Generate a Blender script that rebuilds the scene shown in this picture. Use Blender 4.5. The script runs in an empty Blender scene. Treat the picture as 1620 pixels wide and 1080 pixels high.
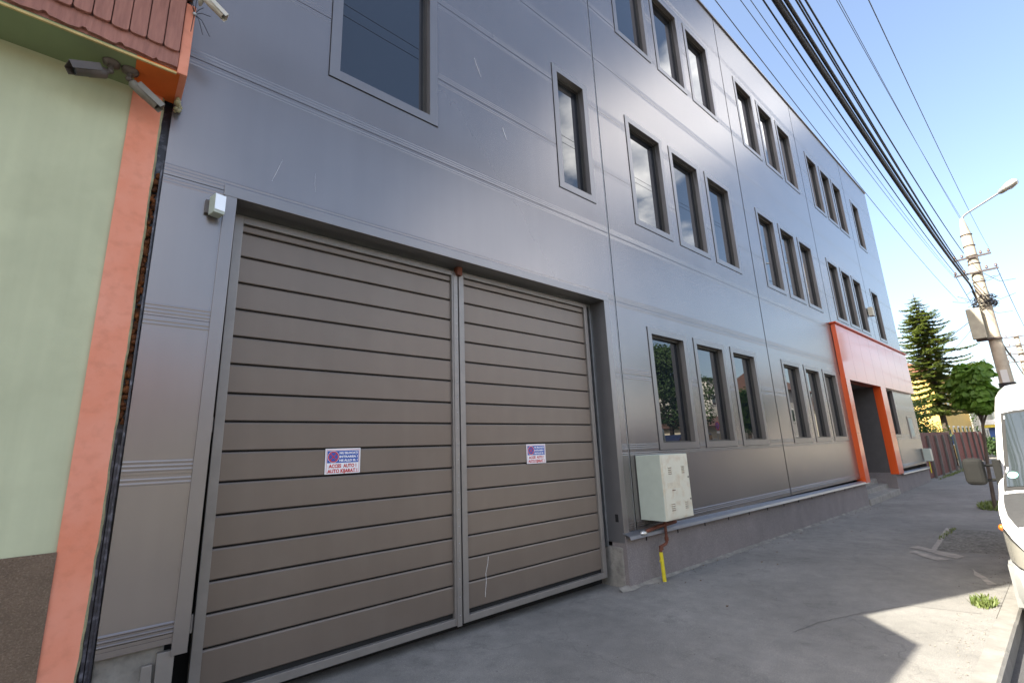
import bpy, bmesh, math, random
from mathutils import Vector, Matrix, noise
random.seed(7)
S = bpy.context.scene
COL = S.collection
# ------------------------------------------------------------------ camera
CAM = Vector((0.0, -4.15, 1.6))
YAW, PITCH, ROLL, FPX = 0.722228410, 0.228618651, -0.0408518467, 749.19
fw = Vector((math.sin(YAW)*math.cos(PITCH), math.cos(YAW)*math.cos(PITCH), math.sin(PITCH)))
rt = Vector((math.cos(YAW), -math.sin(YAW), 0.0))
up = rt.cross(fw)
r2 = rt*math.cos(ROLL) + up*math.sin(ROLL)
u2 = -rt*math.sin(ROLL) + up*math.cos(ROLL)
cd = bpy.data.cameras.new('camera'); cam = bpy.data.objects.new('camera', cd); COL.objects.link(cam)
cd.sensor_width = 36.0; cd.sensor_fit = 'HORIZONTAL'; cd.lens = FPX/1620*36.0
cd.clip_start = 0.05; cd.clip_end = 3000
m3 = Matrix((r2, u2, -fw)).transposed()
cam.matrix_world = Matrix.Translation(CAM) @ m3.to_4x4()
S.camera = cam
# ------------------------------------------------------------------ sun, sky, exposure
SUN_EL = math.radians(43.5)
sh = Vector((0.9317, -0.3633, 0)).normalized()          # where shadows run
sun_from = Vector((-sh.x*math.cos(SUN_EL), -sh.y*math.cos(SUN_EL), math.sin(SUN_EL)))
ld = bpy.data.lights.new('sun', 'SUN'); ld.energy = 5.0; ld.angle = math.radians(0.5); ld.color = (1.0, 0.93, 0.80)
lo = bpy.data.objects.new('sun', ld); COL.objects.link(lo)
lo.rotation_euler = (-sun_from).to_track_quat('-Z', 'Y').to_euler()
W = bpy.data.worlds.new('World'); S.world = W; W.use_nodes = True
nt = W.node_tree; nt.nodes.clear()
def wn(t, **k):
    n = nt.nodes.new(t)
    for a, b in k.items(): setattr(n, a, b)
    return n
sky = wn('ShaderNodeTexSky', sky_type='NISHITA', sun_disc=False, sun_elevation=SUN_EL,
         sun_rotation=math.atan2(sun_from.x, sun_from.y), altitude=300, air_density=1.0, dust_density=4.5, ozone_density=0.15)
geo = wn('ShaderNodeTexCoord')
def blob(az, el, r, gain):
    """a bank of cloud in one quarter of the sky"""
    a, e = math.radians(az), math.radians(el)
    d = Vector((math.cos(e)*math.cos(a), -math.cos(e)*math.sin(a), math.sin(e)))
    dot = wn('ShaderNodeVectorMath', operation='DOT_PRODUCT'); dot.inputs[1].default_value = d
    nt.links.new(geo.outputs['Generated'], dot.inputs[0])
    mr = wn('ShaderNodeMapRange'); mr.interpolation_type = 'SMOOTHSTEP'
    mr.inputs['From Min'].default_value = math.cos(math.radians(r)); mr.inputs['From Max'].default_value = math.cos(math.radians(r*0.25))
    mr.inputs['To Min'].default_value = 0.0; mr.inputs['To Max'].default_value = gain
    nt.links.new(dot.outputs['Value'], mr.inputs['Value'])
    return mr.outputs[0]
nz = wn('ShaderNodeTexNoise'); nz.inputs['Scale'].default_value = 7.0; nz.inputs['Detail'].default_value = 7.0; nz.inputs['Roughness'].default_value = 0.58
mp = wn('ShaderNodeMapping'); mp.inputs['Scale'].default_value = (1, 1, 2.0)
nt.links.new(geo.outputs['Generated'], mp.inputs['Vector']); nt.links.new(mp.outputs[0], nz.inputs['Vector'])
acc = None
for b in [(30, 34, 8, .82), (24, 37, 8, .82), (37, 36, 7, .72), (18, 33, 4.5, .95), (30, 26, 3.5, .55), (26, 23.5, 3, .5), (50, 20, 22, .55), (110, 30, 35, .5), (150, 22, 25, .45)]:
    o = blob(*b)
    if acc is None: acc = o
    else:
        mx = wn('ShaderNodeMath', operation='MAXIMUM'); nt.links.new(acc, mx.inputs[0]); nt.links.new(o, mx.inputs[1]); acc = mx.outputs[0]
ad = wn('ShaderNodeMath', operation='ADD'); nt.links.new(acc, ad.inputs[0]); nt.links.new(nz.outputs['Fac'], ad.inputs[1])
cm = wn('ShaderNodeMapRange'); cm.interpolation_type = 'SMOOTHSTEP'; cm.inputs['From Min'].default_value = 0.84; cm.inputs['From Max'].default_value = 1.32
nt.links.new(ad.outputs[0], cm.inputs['Value'])
nz2 = wn('ShaderNodeTexNoise'); nz2.inputs['Scale'].default_value = 9.0; nz2.inputs['Detail'].default_value = 4.0
nt.links.new(mp.outputs[0], nz2.inputs['Vector'])
cr = wn('ShaderNodeValToRGB'); cr.color_ramp.elements[0].position = .35; cr.color_ramp.elements[0].color = (6.0, 6.2, 6.7, 1)
cr.color_ramp.elements[1].position = .65; cr.color_ramp.elements[1].color = (14, 13.7, 13.2, 1)
nt.links.new(nz2.outputs['Fac'], cr.inputs['Fac'])
mixw = wn('ShaderNodeMixRGB'); nt.links.new(cm.outputs[0], mixw.inputs['Fac']); nt.links.new(sky.outputs[0], mixw.inputs['Color1']); nt.links.new(cr.outputs[0], mixw.inputs['Color2'])
bg = wn('ShaderNodeBackground'); bg.inputs['Strength'].default_value = 0.118
wo = wn('ShaderNodeOutputWorld'); nt.links.new(mixw.outputs[0], bg.inputs['Color']); nt.links.new(bg.outputs[0], wo.inputs['Surface'])
S.view_settings.view_transform = 'Standard'; S.view_settings.look = 'None'; S.view_settings.exposure = 1.85; S.view_settings.gamma = 1
S.render.engine = 'CYCLES'
try:
    S.cycles.max_bounces = 8; S.cycles.caustics_reflective = False; S.cycles.caustics_refractive = False
except Exception: pass

# ------------------------------------------------------------------ materials
MATS = {}
def mat(name, col, rough=0.6, metal=0.0, var=0.0, vscale=3.0, bump=0.0, bscale=30.0, col2=None, spec=0.5, emit=None,
        streak=0.0, speck=None, coat=0.0, bdist=0.01, stretch=(1, 1, 1), rvar=0.0, trans=0.0, ior=1.45):
    if name in MATS: return MATS[name]
    m = bpy.data.materials.new(name); m.use_nodes = True; t = m.node_tree; p = t.nodes['Principled BSDF']; L = t.links.new
    def N(k, **kw):
        n = t.nodes.new(k)
        for a, b in kw.items(): setattr(n, a, b)
        return n
    p.inputs['Base Color'].default_value = (*col, 1); p.inputs['Roughness'].default_value = rough; p.inputs['Metallic'].default_value = metal
    p.inputs['Specular IOR Level'].default_value = spec; p.inputs['Coat Weight'].default_value = coat; p.inputs['Coat Roughness'].default_value = .08
    p.inputs['Transmission Weight'].default_value = trans; p.inputs['IOR'].default_value = ior
    tc = N('ShaderNodeTexCoord'); mpn = N('ShaderNodeMapping'); mpn.inputs['Scale'].default_value = stretch
    L(tc.outputs['Object'], mpn.inputs['Vector']); V = mpn.outputs[0]
    cur = None
    c2 = col2 or tuple(min(1, c*(1-var)) for c in col)
    if var or col2:
        n = N('ShaderNodeTexNoise'); n.inputs['Scale'].default_value = vscale; n.inputs['Detail'].default_value = 6; n.inputs['Roughness'].default_value = .62
        L(V, n.inputs['Vector'])
        r = N('ShaderNodeValToRGB'); r.color_ramp.elements[0].position = .32; r.color_ramp.elements[1].position = .68
        r.color_ramp.elements[0].color = (*c2, 1); r.color_ramp.elements[1].color = (*(col if col2 else tuple(min(1, c*(1+var*.6)) for c in col)), 1)
        L(n.outputs['Fac'], r.inputs['Fac']); cur = r.outputs[0]
        if rvar:
            q = N('ShaderNodeMapRange'); q.inputs['To Min'].default_value = max(0, rough-rvar); q.inputs['To Max'].default_value = min(1, rough+rvar)
            L(n.outputs['Fac'], q.inputs['Value']); L(q.outputs[0], p.inputs['Roughness'])
    if streak:
        n = N('ShaderNodeTexNoise'); n.inputs['Scale'].default_value = 1.0; n.inputs['Detail'].default_value = 5
        ms = N('ShaderNodeMapping'); ms.inputs['Scale'].default_value = (9, 9, .5); L(tc.outputs['Object'], ms.inputs['Vector']); L(ms.outputs[0], n.inputs['Vector'])
        r = N('ShaderNodeMapRange'); r.inputs['From Min'].default_value = .35; r.inputs['From Max'].default_value = .7
        r.inputs['To Min'].default_value = 1.0-streak; r.inputs['To Max'].default_value = 1.0+streak*.4
        L(n.outputs['Fac'], r.inputs['Value'])
        x = N('ShaderNodeVectorMath', operation='SCALE')
        if cur is None: x.inputs[0].default_value = col
        else: L(cur, x.inputs[0])
        L(r.outputs[0], x.inputs['Scale']); cur = x.outputs[0]
    if speck:
        c3, sc, amt = speck
        n = N('ShaderNodeTexNoise'); n.inputs['Scale'].default_value = sc; n.inputs['Detail'].default_value = 3; L(tc.outputs['Object'], n.inputs['Vector'])
        r = N('ShaderNodeMapRange'); r.inputs['From Min'].default_value = .5; r.inputs['From Max'].default_value = .72; r.inputs['To Max'].default_value = amt
        L(n.outputs['Fac'], r.inputs['Value'])
        x = N('ShaderNodeMixRGB'); L(r.outputs[0], x.inputs['Fac'])
        if cur is None: x.inputs['Color1'].default_value = (*col, 1)
        else: L(cur, x.inputs['Color1'])
        x.inputs['Color2'].default_value = (*c3, 1); cur = x.outputs[0]
    if cur is not None: L(cur, p.inputs['Base Color'])
    if bump:
        n = N('ShaderNodeTexNoise'); n.inputs['Scale'].default_value = bscale; n.inputs['Detail'].default_value = 5; L(V, n.inputs['Vector'])
        b = N('ShaderNodeBump'); b.inputs['Strength'].default_value = bump; b.inputs['Distance'].default_value = bdist
        L(n.outputs['Fac'], b.inputs['Height']); L(b.outputs[0], p.inputs['Normal'])
    if emit: p.inputs['Emission Color'].default_value = (*emit[0], 1); p.inputs['Emission Strength'].default_value = emit[1]
    MATS[name] = m; return m

PANEL = mat('coated_facade_metal', (.262, .241, .234), rough=.26, metal=.72, var=.05, vscale=.9, streak=.03, bump=.09, bscale=.7, bdist=.02, rvar=.03)
TRIM = mat('window_trim_metal', (.25, .235, .23), rough=.33, metal=.7, var=.05, vscale=2)
REVEAL = mat('reveal_metal', (.17, .17, .175), rough=.35, metal=.5, var=.06)
CASING = mat('dark_window_casing', (.05, .048, .045), rough=.35, var=.1)
GLASS = mat('reflective_window_glass', (.008, .011, .016), rough=.008, spec=.5, ior=1.85, bump=.012, bscale=.9, bdist=.01)
DARK = mat('dark_gap', (.012, .012, .012), rough=.9)
GALV = mat('galvanised_steel', (.42, .44, .45), rough=.38, metal=.75, var=.15, vscale=8, rvar=.1)
GFRAME = mat('gate_frame_steel', (.25, .235, .22), rough=.42, metal=.45, var=.1, vscale=5)
SLAT = mat('gate_slat_brown_metal', (.180, .148, .122), rough=.40, metal=.35, var=.07, vscale=.8, streak=.03, speck=((.21, .185, .16), 3, .15), bump=.05, bscale=2.0, rvar=.05)
PLINTH = mat('speckled_granite_render', (.185, .165, .16), rough=.9, var=.16, vscale=2.0, bump=.5, bscale=140, bdist=.006, speck=((.34, .30, .29), 120, .8))
GREYPL = mat('dark_grey_plaster', (.095, .088, .085), rough=.95, var=.12, vscale=4, bump=.4, bscale=90, bdist=.005)
CONC = mat('worn_concrete', (.27, .255, .225), rough=.92, var=.28, vscale=4, bump=.5, bscale=40, bdist=.01, speck=((.12, .11, .1), 18, .5))
ORANGE = mat('orange_lacquered_panel', (.66, .085, .012), rough=.30, metal=0.0, var=.04, vscale=1, coat=.65, spec=.5)
LEDGE = mat('sill_flashing', (.33, .35, .40), rough=.32, metal=.75, var=.1, vscale=4)
GREENW = mat('pale_green_plaster', (.49, .52, .35), rough=.95, var=.07, vscale=1.4, bump=.25, bscale=55, bdist=.004, streak=.06, speck=((.30, .31, .20), 2.2, .35))
ORPL = mat('salmon_orange_plaster', (.74, .33, .235), rough=.95, col2=(.68, .225, .125), vscale=1.3, bump=.22, bscale=90, bdist=.003, speck=((.45, .16, .09), 16, .25))
ORPL2 = mat('deep_orange_plaster', (.62, .13, .02), rough=.9, var=.1, vscale=4, bump=.3, bscale=45, bdist=.005)
BROWNR = mat('brown_roughcast', (.16, .115, .08), rough=.97, var=.2, vscale=7, bump=1.0, bscale=110, bdist=.012, speck=((.28, .21, .15), 95, .7))
WOODM = mat('reddish_stained_wood', (.37, .17, .13), rough=.7, col2=(.25, .11, .085), vscale=5, stretch=(6, 6, .8), bump=.3, bscale=12, bdist=.006)
YTRIM = mat('yellowed_edge_board', (.50, .38, .16), rough=.85, var=.3, vscale=8)
FOAM = mat('expanding_foam', (.24, .075, .015), rough=.85, col2=(.03, .012, .006), vscale=14, bump=.8, bscale=30, bdist=.02)
RENDEREDGE = mat('crumbling_render_edge', (.50, .48, .28), rough=.95, col2=(.22, .20, .13), vscale=9, bump=.8, bscale=40, bdist=.01)
BLACKP = mat('black_plastic_profile', (.03, .03, .04), rough=.3, var=.2, vscale=12, speck=((.3, .3, .36), 22, .45))
CAMB = mat('weathered_camera_shell', (.10, .085, .075), rough=.4, var=.15, vscale=10)
CAMG = mat('grey_camera_shell', (.22, .21, .18), rough=.5, var=.15, vscale=10)
CAMW = mat('white_camera_shell', (.62, .60, .52), rough=.35, var=.1, vscale=12)
CREAM = mat('cream_enamel', (.60, .58, .47), rough=.5, var=.06, vscale=5, speck=((.40, .22, .07), 9, .35))
CREAMS = mat('pale_green_enamel', (.42, .47, .41), rough=.5, var=.07, vscale=6)
RUSTP = mat('rusty_pipe', (.17, .055, .03), rough=.75, col2=(.08, .03, .02), vscale=12, bump=.3, bscale=60)
YELLOW = mat('yellow_plastic_sleeve', (.62, .52, .03), rough=.5, var=.15, vscale=14)
FOIL = mat('crumpled_foil', (.75, .75, .72), rough=.25, metal=.9, bump=.8, bscale=35, bdist=.02)
WHITEP = mat('white_paint', (.80, .80, .78), rough=.5, var=.03)
VANW = mat('white_vehicle_paint', (.80, .80, .79), rough=.22, coat=.8, var=.02)
VANG = mat('grey_bumper_plastic', (.20, .205, .20), rough=.5, var=.08, vscale=8)
BRA = mat('dark_bonnet_cover', (.045, .045, .045), rough=.6, var=.15, vscale=20)
RUBBER = mat('rubber', (.02, .02, .02), rough=.8)
VGLASS = mat('vehicle_glass', (.03, .038, .04), rough=.03, spec=1.0, coat=.5, ior=1.6)
LAMPG = mat('headlight_glass', (.55, .53, .46), rough=.1, metal=.6)
AMBER = mat('amber_lens', (.45, .11, .01), rough=.2, coat=.5)
PCONC = mat('pole_concrete', (.42, .37, .29), rough=.9, var=.2, vscale=3, bump=.4, bscale=30, bdist=.01)
STEEL = mat('rusty_crossarm_steel', (.07, .055, .05), rough=.7, var=.3, vscale=15)
CABLE = mat('black_cable', (.015, .014, .016), rough=.6)
THINW = mat('bare_wire', (.09, .09, .10), rough=.6)
PORC = mat('brown_porcelain', (.10, .045, .03), rough=.25)
LUMB = mat('grey_lamp_housing', (.30, .31, .32), rough=.4)
LUMG = mat('lamp_cover', (.75, .74, .68), rough=.2, trans=.3)
BARK = mat('bark', (.11, .085, .065), rough=.95, col2=(.055, .042, .033), vscale=9, stretch=(1, 1, .3), bump=.8, bscale=25, bdist=.02)
FENCE = mat('red_brown_sheet_fence', (.14, .030, .022), rough=.65, col2=(.085, .022, .017), vscale=3, stretch=(2, 2, .6))
POSTG = mat('grey_fence_post', (.13, .12, .11), rough=.8, var=.2)
YHOUSE = mat('yellow_ochre_plaster', (.62, .42, .13), rough=.95, var=.08, vscale=1.5)
def leafm(name, a, b, tr=.25):
    if name in MATS: return MATS[name]
    m = mat(name, a, rough=.55, col2=b, vscale=2.2, spec=.35)
    t = m.node_tree; p = t.nodes['Principled BSDF']; out = t.nodes['Material Output']
    tl = t.nodes.new('ShaderNodeBsdfTranslucent'); tl.inputs['Color'].default_value = (a[0]*1.5, a[1]*1.6, a[2]*.8, 1)
    mx = t.nodes.new('ShaderNodeMixShader'); mx.inputs[0].default_value = tr
    t.links.new(p.outputs[0], mx.inputs[1]); t.links.new(tl.outputs[0], mx.inputs[2]); t.links.new(mx.outputs[0], out.inputs['Surface'])
    return m
LEAF_CAT = leafm('broad_leaf', (.14, .245, .04), (.07, .14, .025), .4)
LEAF_SPR = leafm('spruce_needles', (.16, .19, .065), (.07, .105, .04), .3)
LEAF_OLD = leafm('old_tree_leaf', (.05, .095, .025), (.025, .05, .015), .25)
LEAF_SHR = leafm('shrub_leaf', (.06, .12, .03), (.03, .07, .02), .25)
GRASSM = leafm('grass_blade', (.16, .19, .06), (.09, .13, .035), .3)

# ------------------------------------------------------------------ mesh helpers
class MB:
    def __init__(s): s.v = []; s.f = []; s.m = []; s.cur = 0; s.sm = []
        
    def add(s, vs, fs, smooth=False):
        b = len(s.v); s.v += [tuple(v) for v in vs]
        for f in fs: s.f.append(tuple(b+i for i in f)); s.m.append(s.cur); s.sm.append(smooth)
        return s
    def quad(s, a, b, c, d): return s.add([a, b, c, d], [(0, 1, 2, 3)])
    def box(s, x0, x1, y0, y1, z0, z1, M=None):
        vs = [Vector((x, y, z)) for z in (z0, z1) for y in (y0, y1) for x in (x0, x1)]
        if M is not None: vs = [M @ v for v in vs]
        return s.add(vs, [(0, 2, 3, 1), (4, 5, 7, 6), (0, 1, 5, 4), (2, 6, 7, 3), (0, 4, 6, 2), (1, 3, 7, 5)])
    def tube(s, pts, rad, n=10, cap=True, smooth=True):
        pts = [Vector(p) for p in pts]; k = len(pts)
        if not isinstance(rad, (list, tuple)): rad = [rad]*k
        ref = None; rings = []
        for i, p in enumerate(pts):
            d = (pts[min(i+1, k-1)] - pts[max(i-1, 0)]).normalized()
            if ref is None:
                ref = d.orthogonal().normalized()
            else:
                ref = (ref - d*ref.dot(d)); ref = ref.normalized() if ref.length > 1e-6 else d.orthogonal().normalized()
            b = d.cross(ref)
            rings.append([p + (ref*math.cos(2*math.pi*j/n) + b*math.sin(2*math.pi*j/n))*rad[i] for j in range(n)])
        vs = [v for r in rings for v in r]; fs = []
        for i in range(k-1):
            for j in range(n): fs.append((i*n+j, i*n+(j+1) % n, (i+1)*n+(j+1) % n, (i+1)*n+j))
        s.add(vs, fs, smooth)
        if cap:
            s.add(rings[0], [tuple(range(n-1, -1, -1))]); s.add(rings[-1], [tuple(range(n))])
        return s
    def prism(s, poly, axis, a, b):
        """poly: 2D outline; axis 'x','y','z' extrusion from a to b"""
        def P(u, v, w):
            return {'x': (w, u, v), 'y': (u, w, v), 'z': (u, v, w)}[axis]
        n = len(poly)
        vs = [P(u, v, a) for u, v in poly] + [P(u, v, b) for u, v in poly]
        fs = [(i, (i+1) % n, n+(i+1) % n, n+i) for i in range(n)] + [tuple(range(n-1, -1, -1)), tuple(range(n, 2*n))]
        return s.add(vs, fs)
    def sphere(s, c, r, n=10, k=7, sc=(1, 1, 1)):
        vs = []; fs = []
        for i in range(k+1):
            t = math.pi*i/k
            for j in range(n):
                a = 2*math.pi*j/n
                vs.append((c[0]+r*sc[0]*math.sin(t)*math.cos(a), c[1]+r*sc[1]*math.sin(t)*math.sin(a), c[2]+r*sc[2]*math.cos(t)))
        for i in range(k):
            for j in range(n): fs.append((i*n+j, (i+1)*n+j, (i+1)*n+(j+1) % n, i*n+(j+1) % n))
        return s.add(vs, fs, True)
    def build(s, name, mats, parent=None, bevel=0.0, seg=2, recalc=True):
        me = bpy.data.meshes.new(name)
        me.from_pydata(s.v, [], s.f)
        if not isinstance(mats, (list, tuple)): mats = [mats]
        for m in mats: me.materials.append(m)
        me.polygons.foreach_set('material_index', s.m); me.polygons.foreach_set('use_smooth', s.sm)
        if recalc or bevel:
            bm = bmesh.new(); bm.from_mesh(me)
            if bevel:
                bmesh.ops.remove_doubles(bm, verts=bm.verts, dist=1e-5)
                es = [e for e in bm.edges if len(e.link_faces) == 2 and e.calc_face_angle(0) > .6]
                bmesh.ops.bevel(bm, geom=es, offset=bevel, segments=seg, affect='EDGES', profile=.6, clamp_overlap=True)
            if recalc: bmesh.ops.recalc_face_normals(bm, faces=bm.faces)
            bm.to_mesh(me); bm.free()
        me.update()
        o = bpy.data.objects.new(name, me); COL.objects.link(o)
        if parent is not None: o.parent = parent
        return o
def tag(o, label=None, cat=None, group=None, kind=None):
    if label: o['label'] = label
    if cat: o['category'] = cat
    if group: o['group'] = group
    if kind: o['kind'] = kind
    return o
def thing(name, label, cat, loc=(0, 0, 0), rz=0, group=None):
    o = bpy.data.objects.new(name, None); COL.objects.link(o); o.location = loc; o.rotation_euler = (0, 0, rz); o.empty_display_size = .2
    return tag(o, label, cat, group)
def kids(o): return [c for c in bpy.data.objects if c.parent == o]
def copy_tree(o, parent=None):
    c = o.copy(); COL.objects.link(c); c.parent = parent
    for ch in kids(o): copy_tree(ch, c)
    return c
def local(o, M):   # helper: list of points through matrix
    return M
def text_mesh(txt, size, name, material, parent, M, width=None, bold=.0):
    cu = bpy.data.curves.new('t', 'FONT'); cu.body = txt; cu.size = size; cu.align_x = 'CENTER'; cu.align_y = 'CENTER'; cu.offset = bold; cu.resolution_u = 2
    to = bpy.data.objects.new('t', cu); COL.objects.link(to)
    bpy.context.view_layer.update()
    me = bpy.data.meshes.new_from_object(to); bpy.data.objects.remove(to); bpy.data.curves.remove(cu)
    xs = [v.co.x for v in me.vertices]
    k = 1.0
    if width and xs: k = width/(max(xs)-min(xs))
    for v in me.vertices: v.co = M @ Vector((v.co.x*k, v.co.y, 0))
    me.materials.clear(); me.materials.append(material); me.name = name
    o = bpy.data.objects.new(name, me); COL.objects.link(o); o.parent = parent
    return o

def gz(x):
    if x < 17: return -.14 - .0095*x if x > -20 else .05
    if x < 26: return -.3015 + (x-17)*.003
    return -.2745

# ------------------------------------------------------------------ ground
def sheet(name, y0, y1, xs, dz, material, label=None, jitter=0):
    b = MB()
    for i in range(len(xs)-1):
        xa, xb = xs[i], xs[i+1]
        b.quad((xa, y0, gz(xa)+dz), (xb, y0, gz(xb)+dz), (xb, y1, gz(xb)+dz), (xa, y1, gz(xa)+dz))
    o = b.build(name, material); tag(o, kind='structure'); return o
XS = [-400, -60, -20, -8, -2, 0, 3, 6, 10, 14, 17, 20, 26, 40, 80, 150, 500]
def groundmat(name, col, col2, sc, speck, cracks=0.0):
    m = mat(name, col, rough=.93, col2=col2, vscale=sc, bump=.55, bscale=75, bdist=.008, speck=speck)
    t = m.node_tree; p = t.nodes['Principled BSDF']; L = t.links.new
    src = p.inputs['Base Color'].links[0].from_socket
    tc = t.nodes.new('ShaderNodeTexCoord')
    # large mottling and small stones
    n = t.nodes.new('ShaderNodeTexNoise'); n.inputs['Scale'].default_value = .55; n.inputs['Detail'].default_value = 9; n.inputs['Roughness'].default_value = .7
    L(tc.outputs['Object'], n.inputs['Vector'])
    r = t.nodes.new('ShaderNodeMapRange'); r.inputs['From Min'].default_value = .3; r.inputs['From Max'].default_value = .7; r.inputs['To Min'].default_value = .74; r.inputs['To Max'].default_value = 1.22
    L(n.outputs['Fac'], r.inputs['Value'])
    x = t.nodes.new('ShaderNodeVectorMath'); x.operation = 'SCALE'; L(src, x.inputs[0]); L(r.outputs[0], x.inputs['Scale']); last = x.outputs[0]
    st = t.nodes.new('ShaderNodeTexNoise'); st.inputs['Scale'].default_value = 2.3; st.inputs['Detail'].default_value = 10; st.inputs['Roughness'].default_value = .75
    L(tc.outputs['Object'], st.inputs['Vector'])
    sr = t.nodes.new('ShaderNodeMapRange'); sr.inputs['From Min'].default_value = .56; sr.inputs['From Max'].default_value = .72; sr.inputs['To Min'].default_value = 1.0; sr.inputs['To Max'].default_value = .68
    L(st.outputs['Fac'], sr.inputs['Value'])
    sx = t.nodes.new('ShaderNodeVectorMath'); sx.operation = 'SCALE'; L(last, sx.inputs[0]); L(sr.outputs[0], sx.inputs['Scale']); last = sx.outputs[0]
    if cracks:
        v = t.nodes.new('ShaderNodeTexVoronoi'); v.feature = 'DISTANCE_TO_EDGE'; v.inputs['Scale'].default_value = .42
        nn = t.nodes.new('ShaderNodeTexNoise'); nn.inputs['Scale'].default_value = 3; nn.inputs['Detail'].default_value = 6; L(tc.outputs['Object'], nn.inputs['Vector'])
        a = t.nodes.new('ShaderNodeVectorMath'); a.operation = 'SCALE'; a.inputs['Scale'].default_value = .55; L(nn.outputs['Color'], a.inputs[0])
        b = t.nodes.new('ShaderNodeVectorMath'); b.operation = 'ADD'; L(tc.outputs['Object'], b.inputs[0]); L(a.outputs[0], b.inputs[1]); L(b.outputs[0], v.inputs['Vector'])
        q = t.nodes.new('ShaderNodeMapRange'); q.inputs['From Min'].default_value = .0; q.inputs['From Max'].default_value = .006; q.inputs['To Min'].default_value = 1-cracks; q.inputs['To Max'].default_value = 1
        L(v.outputs['Distance'], q.inputs['Value'])
        y = t.nodes.new('ShaderNodeVectorMath'); y.operation = 'SCALE'; L(last, y.inputs[0]); L(q.outputs[0], y.inputs['Scale']); last = y.outputs[0]
    L(last, p.inputs['Base Color'])
    return m
PAVE = groundmat('worn_pavement', (.185, .180, .167), (.145, .142, .134), 5, ((.40, .38, .33), 170, .5), .2)
ROAD = groundmat('asphalt', (.062, .062, .063), (.045, .045, .047), 8, ((.12, .12, .12), 160, .5), .3)
EARTH = groundmat('bare_ground', (.10, .10, .05), (.07, .06, .04), 2, ((.06, .1, .03), 30, .5))
KERBM = mat('kerb_concrete', (.21, .203, .185), rough=.92, var=.22, vscale=5, bump=.5, bscale=50, bdist=.008, speck=((.18, .17, .15), 70, .5))
b = MB()
G = [-420, -60, -15, 0, 60, 150, 520]
for i in range(len(G)-1):
    for j in range(len(G)-1):
        b.quad((G[i], G[j]-40, -.62), (G[i+1], G[j]-40, -.62), (G[i+1], G[j+1]-40, -.62), (G[i], G[j+1]-40, -.62))
tag(b.build('ground', EARTH), kind='structure')
sheet('pavement', -3.31, 1.2, XS, 0, PAVE)
sheet('road', -10.9, -3.40, XS, -.125, ROAD)
sheet('opposite_pavement', -14.0, -11.06, XS, 0, PAVE)
sheet('opposite_yard', -46.0, -14.0, XS, -.02, EARTH)
sheet('back_yard', 1.2, 60.0, [26.4, 40, 80, 150, 500], -.03, EARTH)
# kerb stones, near and far
def kerb(name, y0, y1, xa, xb):
    b = MB(); x = xa; rr = random.Random(3)
    lo = -.30
    while x < xb:
        L_ = 1.0 if x < 45 else 8.0
        d = rr.uniform(-.006, .006); g = .006
        za, zb = gz(x)+d, gz(x+L_)+d
        pr = lambda z: [(y0, z+lo), (y0+.012, z-.02), (y0+.03, z), (y1, z+.001), (y1, z+lo)]
        pa, pb = pr(za), pr(zb); n = 5
        vs = [(x+g, u, v) for u, v in pa]+[(x+L_-g, u, v) for u, v in pb]
        if y0 > y1: pass
        b.add(vs, [(i, (i+1) % n, n+(i+1) % n, n+i) for i in range(n)]+[tuple(range(n-1, -1, -1)), tuple(range(n, 2*n))])
        x += L_
    tag(b.build(name, KERBM), kind='structure')
kerb('kerb', -3.47, -3.312, -30, 120)
kerb('opposite_kerb', -10.93, -11.06, -30, 120)
# expansion joints and cracks in the pavement, patches of other surfacing
def strip(name, pts, w, material, dz=.004, seed=0):
    rr = random.Random(seed); b = MB(); P = []
    for i in range(len(pts)-1):
        p, q = Vector((*pts[i], 0)), Vector((*pts[i+1], 0)); n = max(2, int((q-p).length/.06))
        for k in range(n): P.append(p.lerp(q, k/n))
    P.append(Vector((*pts[-1], 0)))
    for i in range(len(P)-1):
        d = (P[i+1]-P[i]).normalized(); nrm = Vector((-d.y, d.x, 0))
        P[i] = P[i] + nrm*rr.uniform(-.008, .008)
    for i in range(len(P)-1):
        d = (P[i+1]-P[i]).normalized(); nrm = Vector((-d.y, d.x, 0)); a = w*.5; c = w*.5
        q = [P[i]+nrm*a, P[i]-nrm*a, P[i+1]-nrm*c, P[i+1]+nrm*c]
        b.quad(*[(v.x, v.y, gz(v.x)+dz) for v in q])
    return tag(b.build(name, material), kind='structure')
CRK = mat('crack_shadow_dirt', (.07, .068, .062), rough=.95, var=.3, vscale=20)
strip('pavement_crack', [(5.3, -2.05), (5.75, -2.13), (6.35, -2.35), (6.95, -2.62), (7.1, -3.2)], .006, CRK, seed=1)
def patch(name, poly, material, dz=.004, seed=5):
    b = MB(); rr = random.Random(seed); P = []
    for i in range(len(poly)):
        p = Vector((*poly[i], 0)); q = Vector((*poly[(i+1) % len(poly)], 0)); n = max(1, int((q-p).length/.15))
        for k in range(n):
            v = p.lerp(q, k/n); P.append((v.x+rr.uniform(-.02, .02), v.y+rr.uniform(-.02, .02)))
    b.add([(x, y, gz(x)+dz) for x, y in P], [tuple(range(len(P)))])
    return tag(b.build(name, material), kind='structure')
PATCH1 = groundmat('rough_patch', (.16, .155, .14), (.075, .072, .062), 9, ((.36, .35, .31), 30, .6))
PATCH2 = mat('cement_smear', (.36, .335, .30), rough=.95, col2=(.22, .21, .195), vscale=9, bump=.3, bscale=50)
patch('pavement_patch', [(10.6, -2.33), (13.3, -2.2), (13.5, -3.25), (10.9, -3.28)], PATCH1)
patch('cement_smear', [(10.65, -2.0), (10.85, -2.1), (10.3, -2.72), (10.02, -2.68)], PATCH2, .008)
patch('cement_smear', [(10.2, -2.08), (10.38, -2.12), (9.9, -2.62), (9.7, -2.5)], PATCH2, .008, 6)
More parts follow.
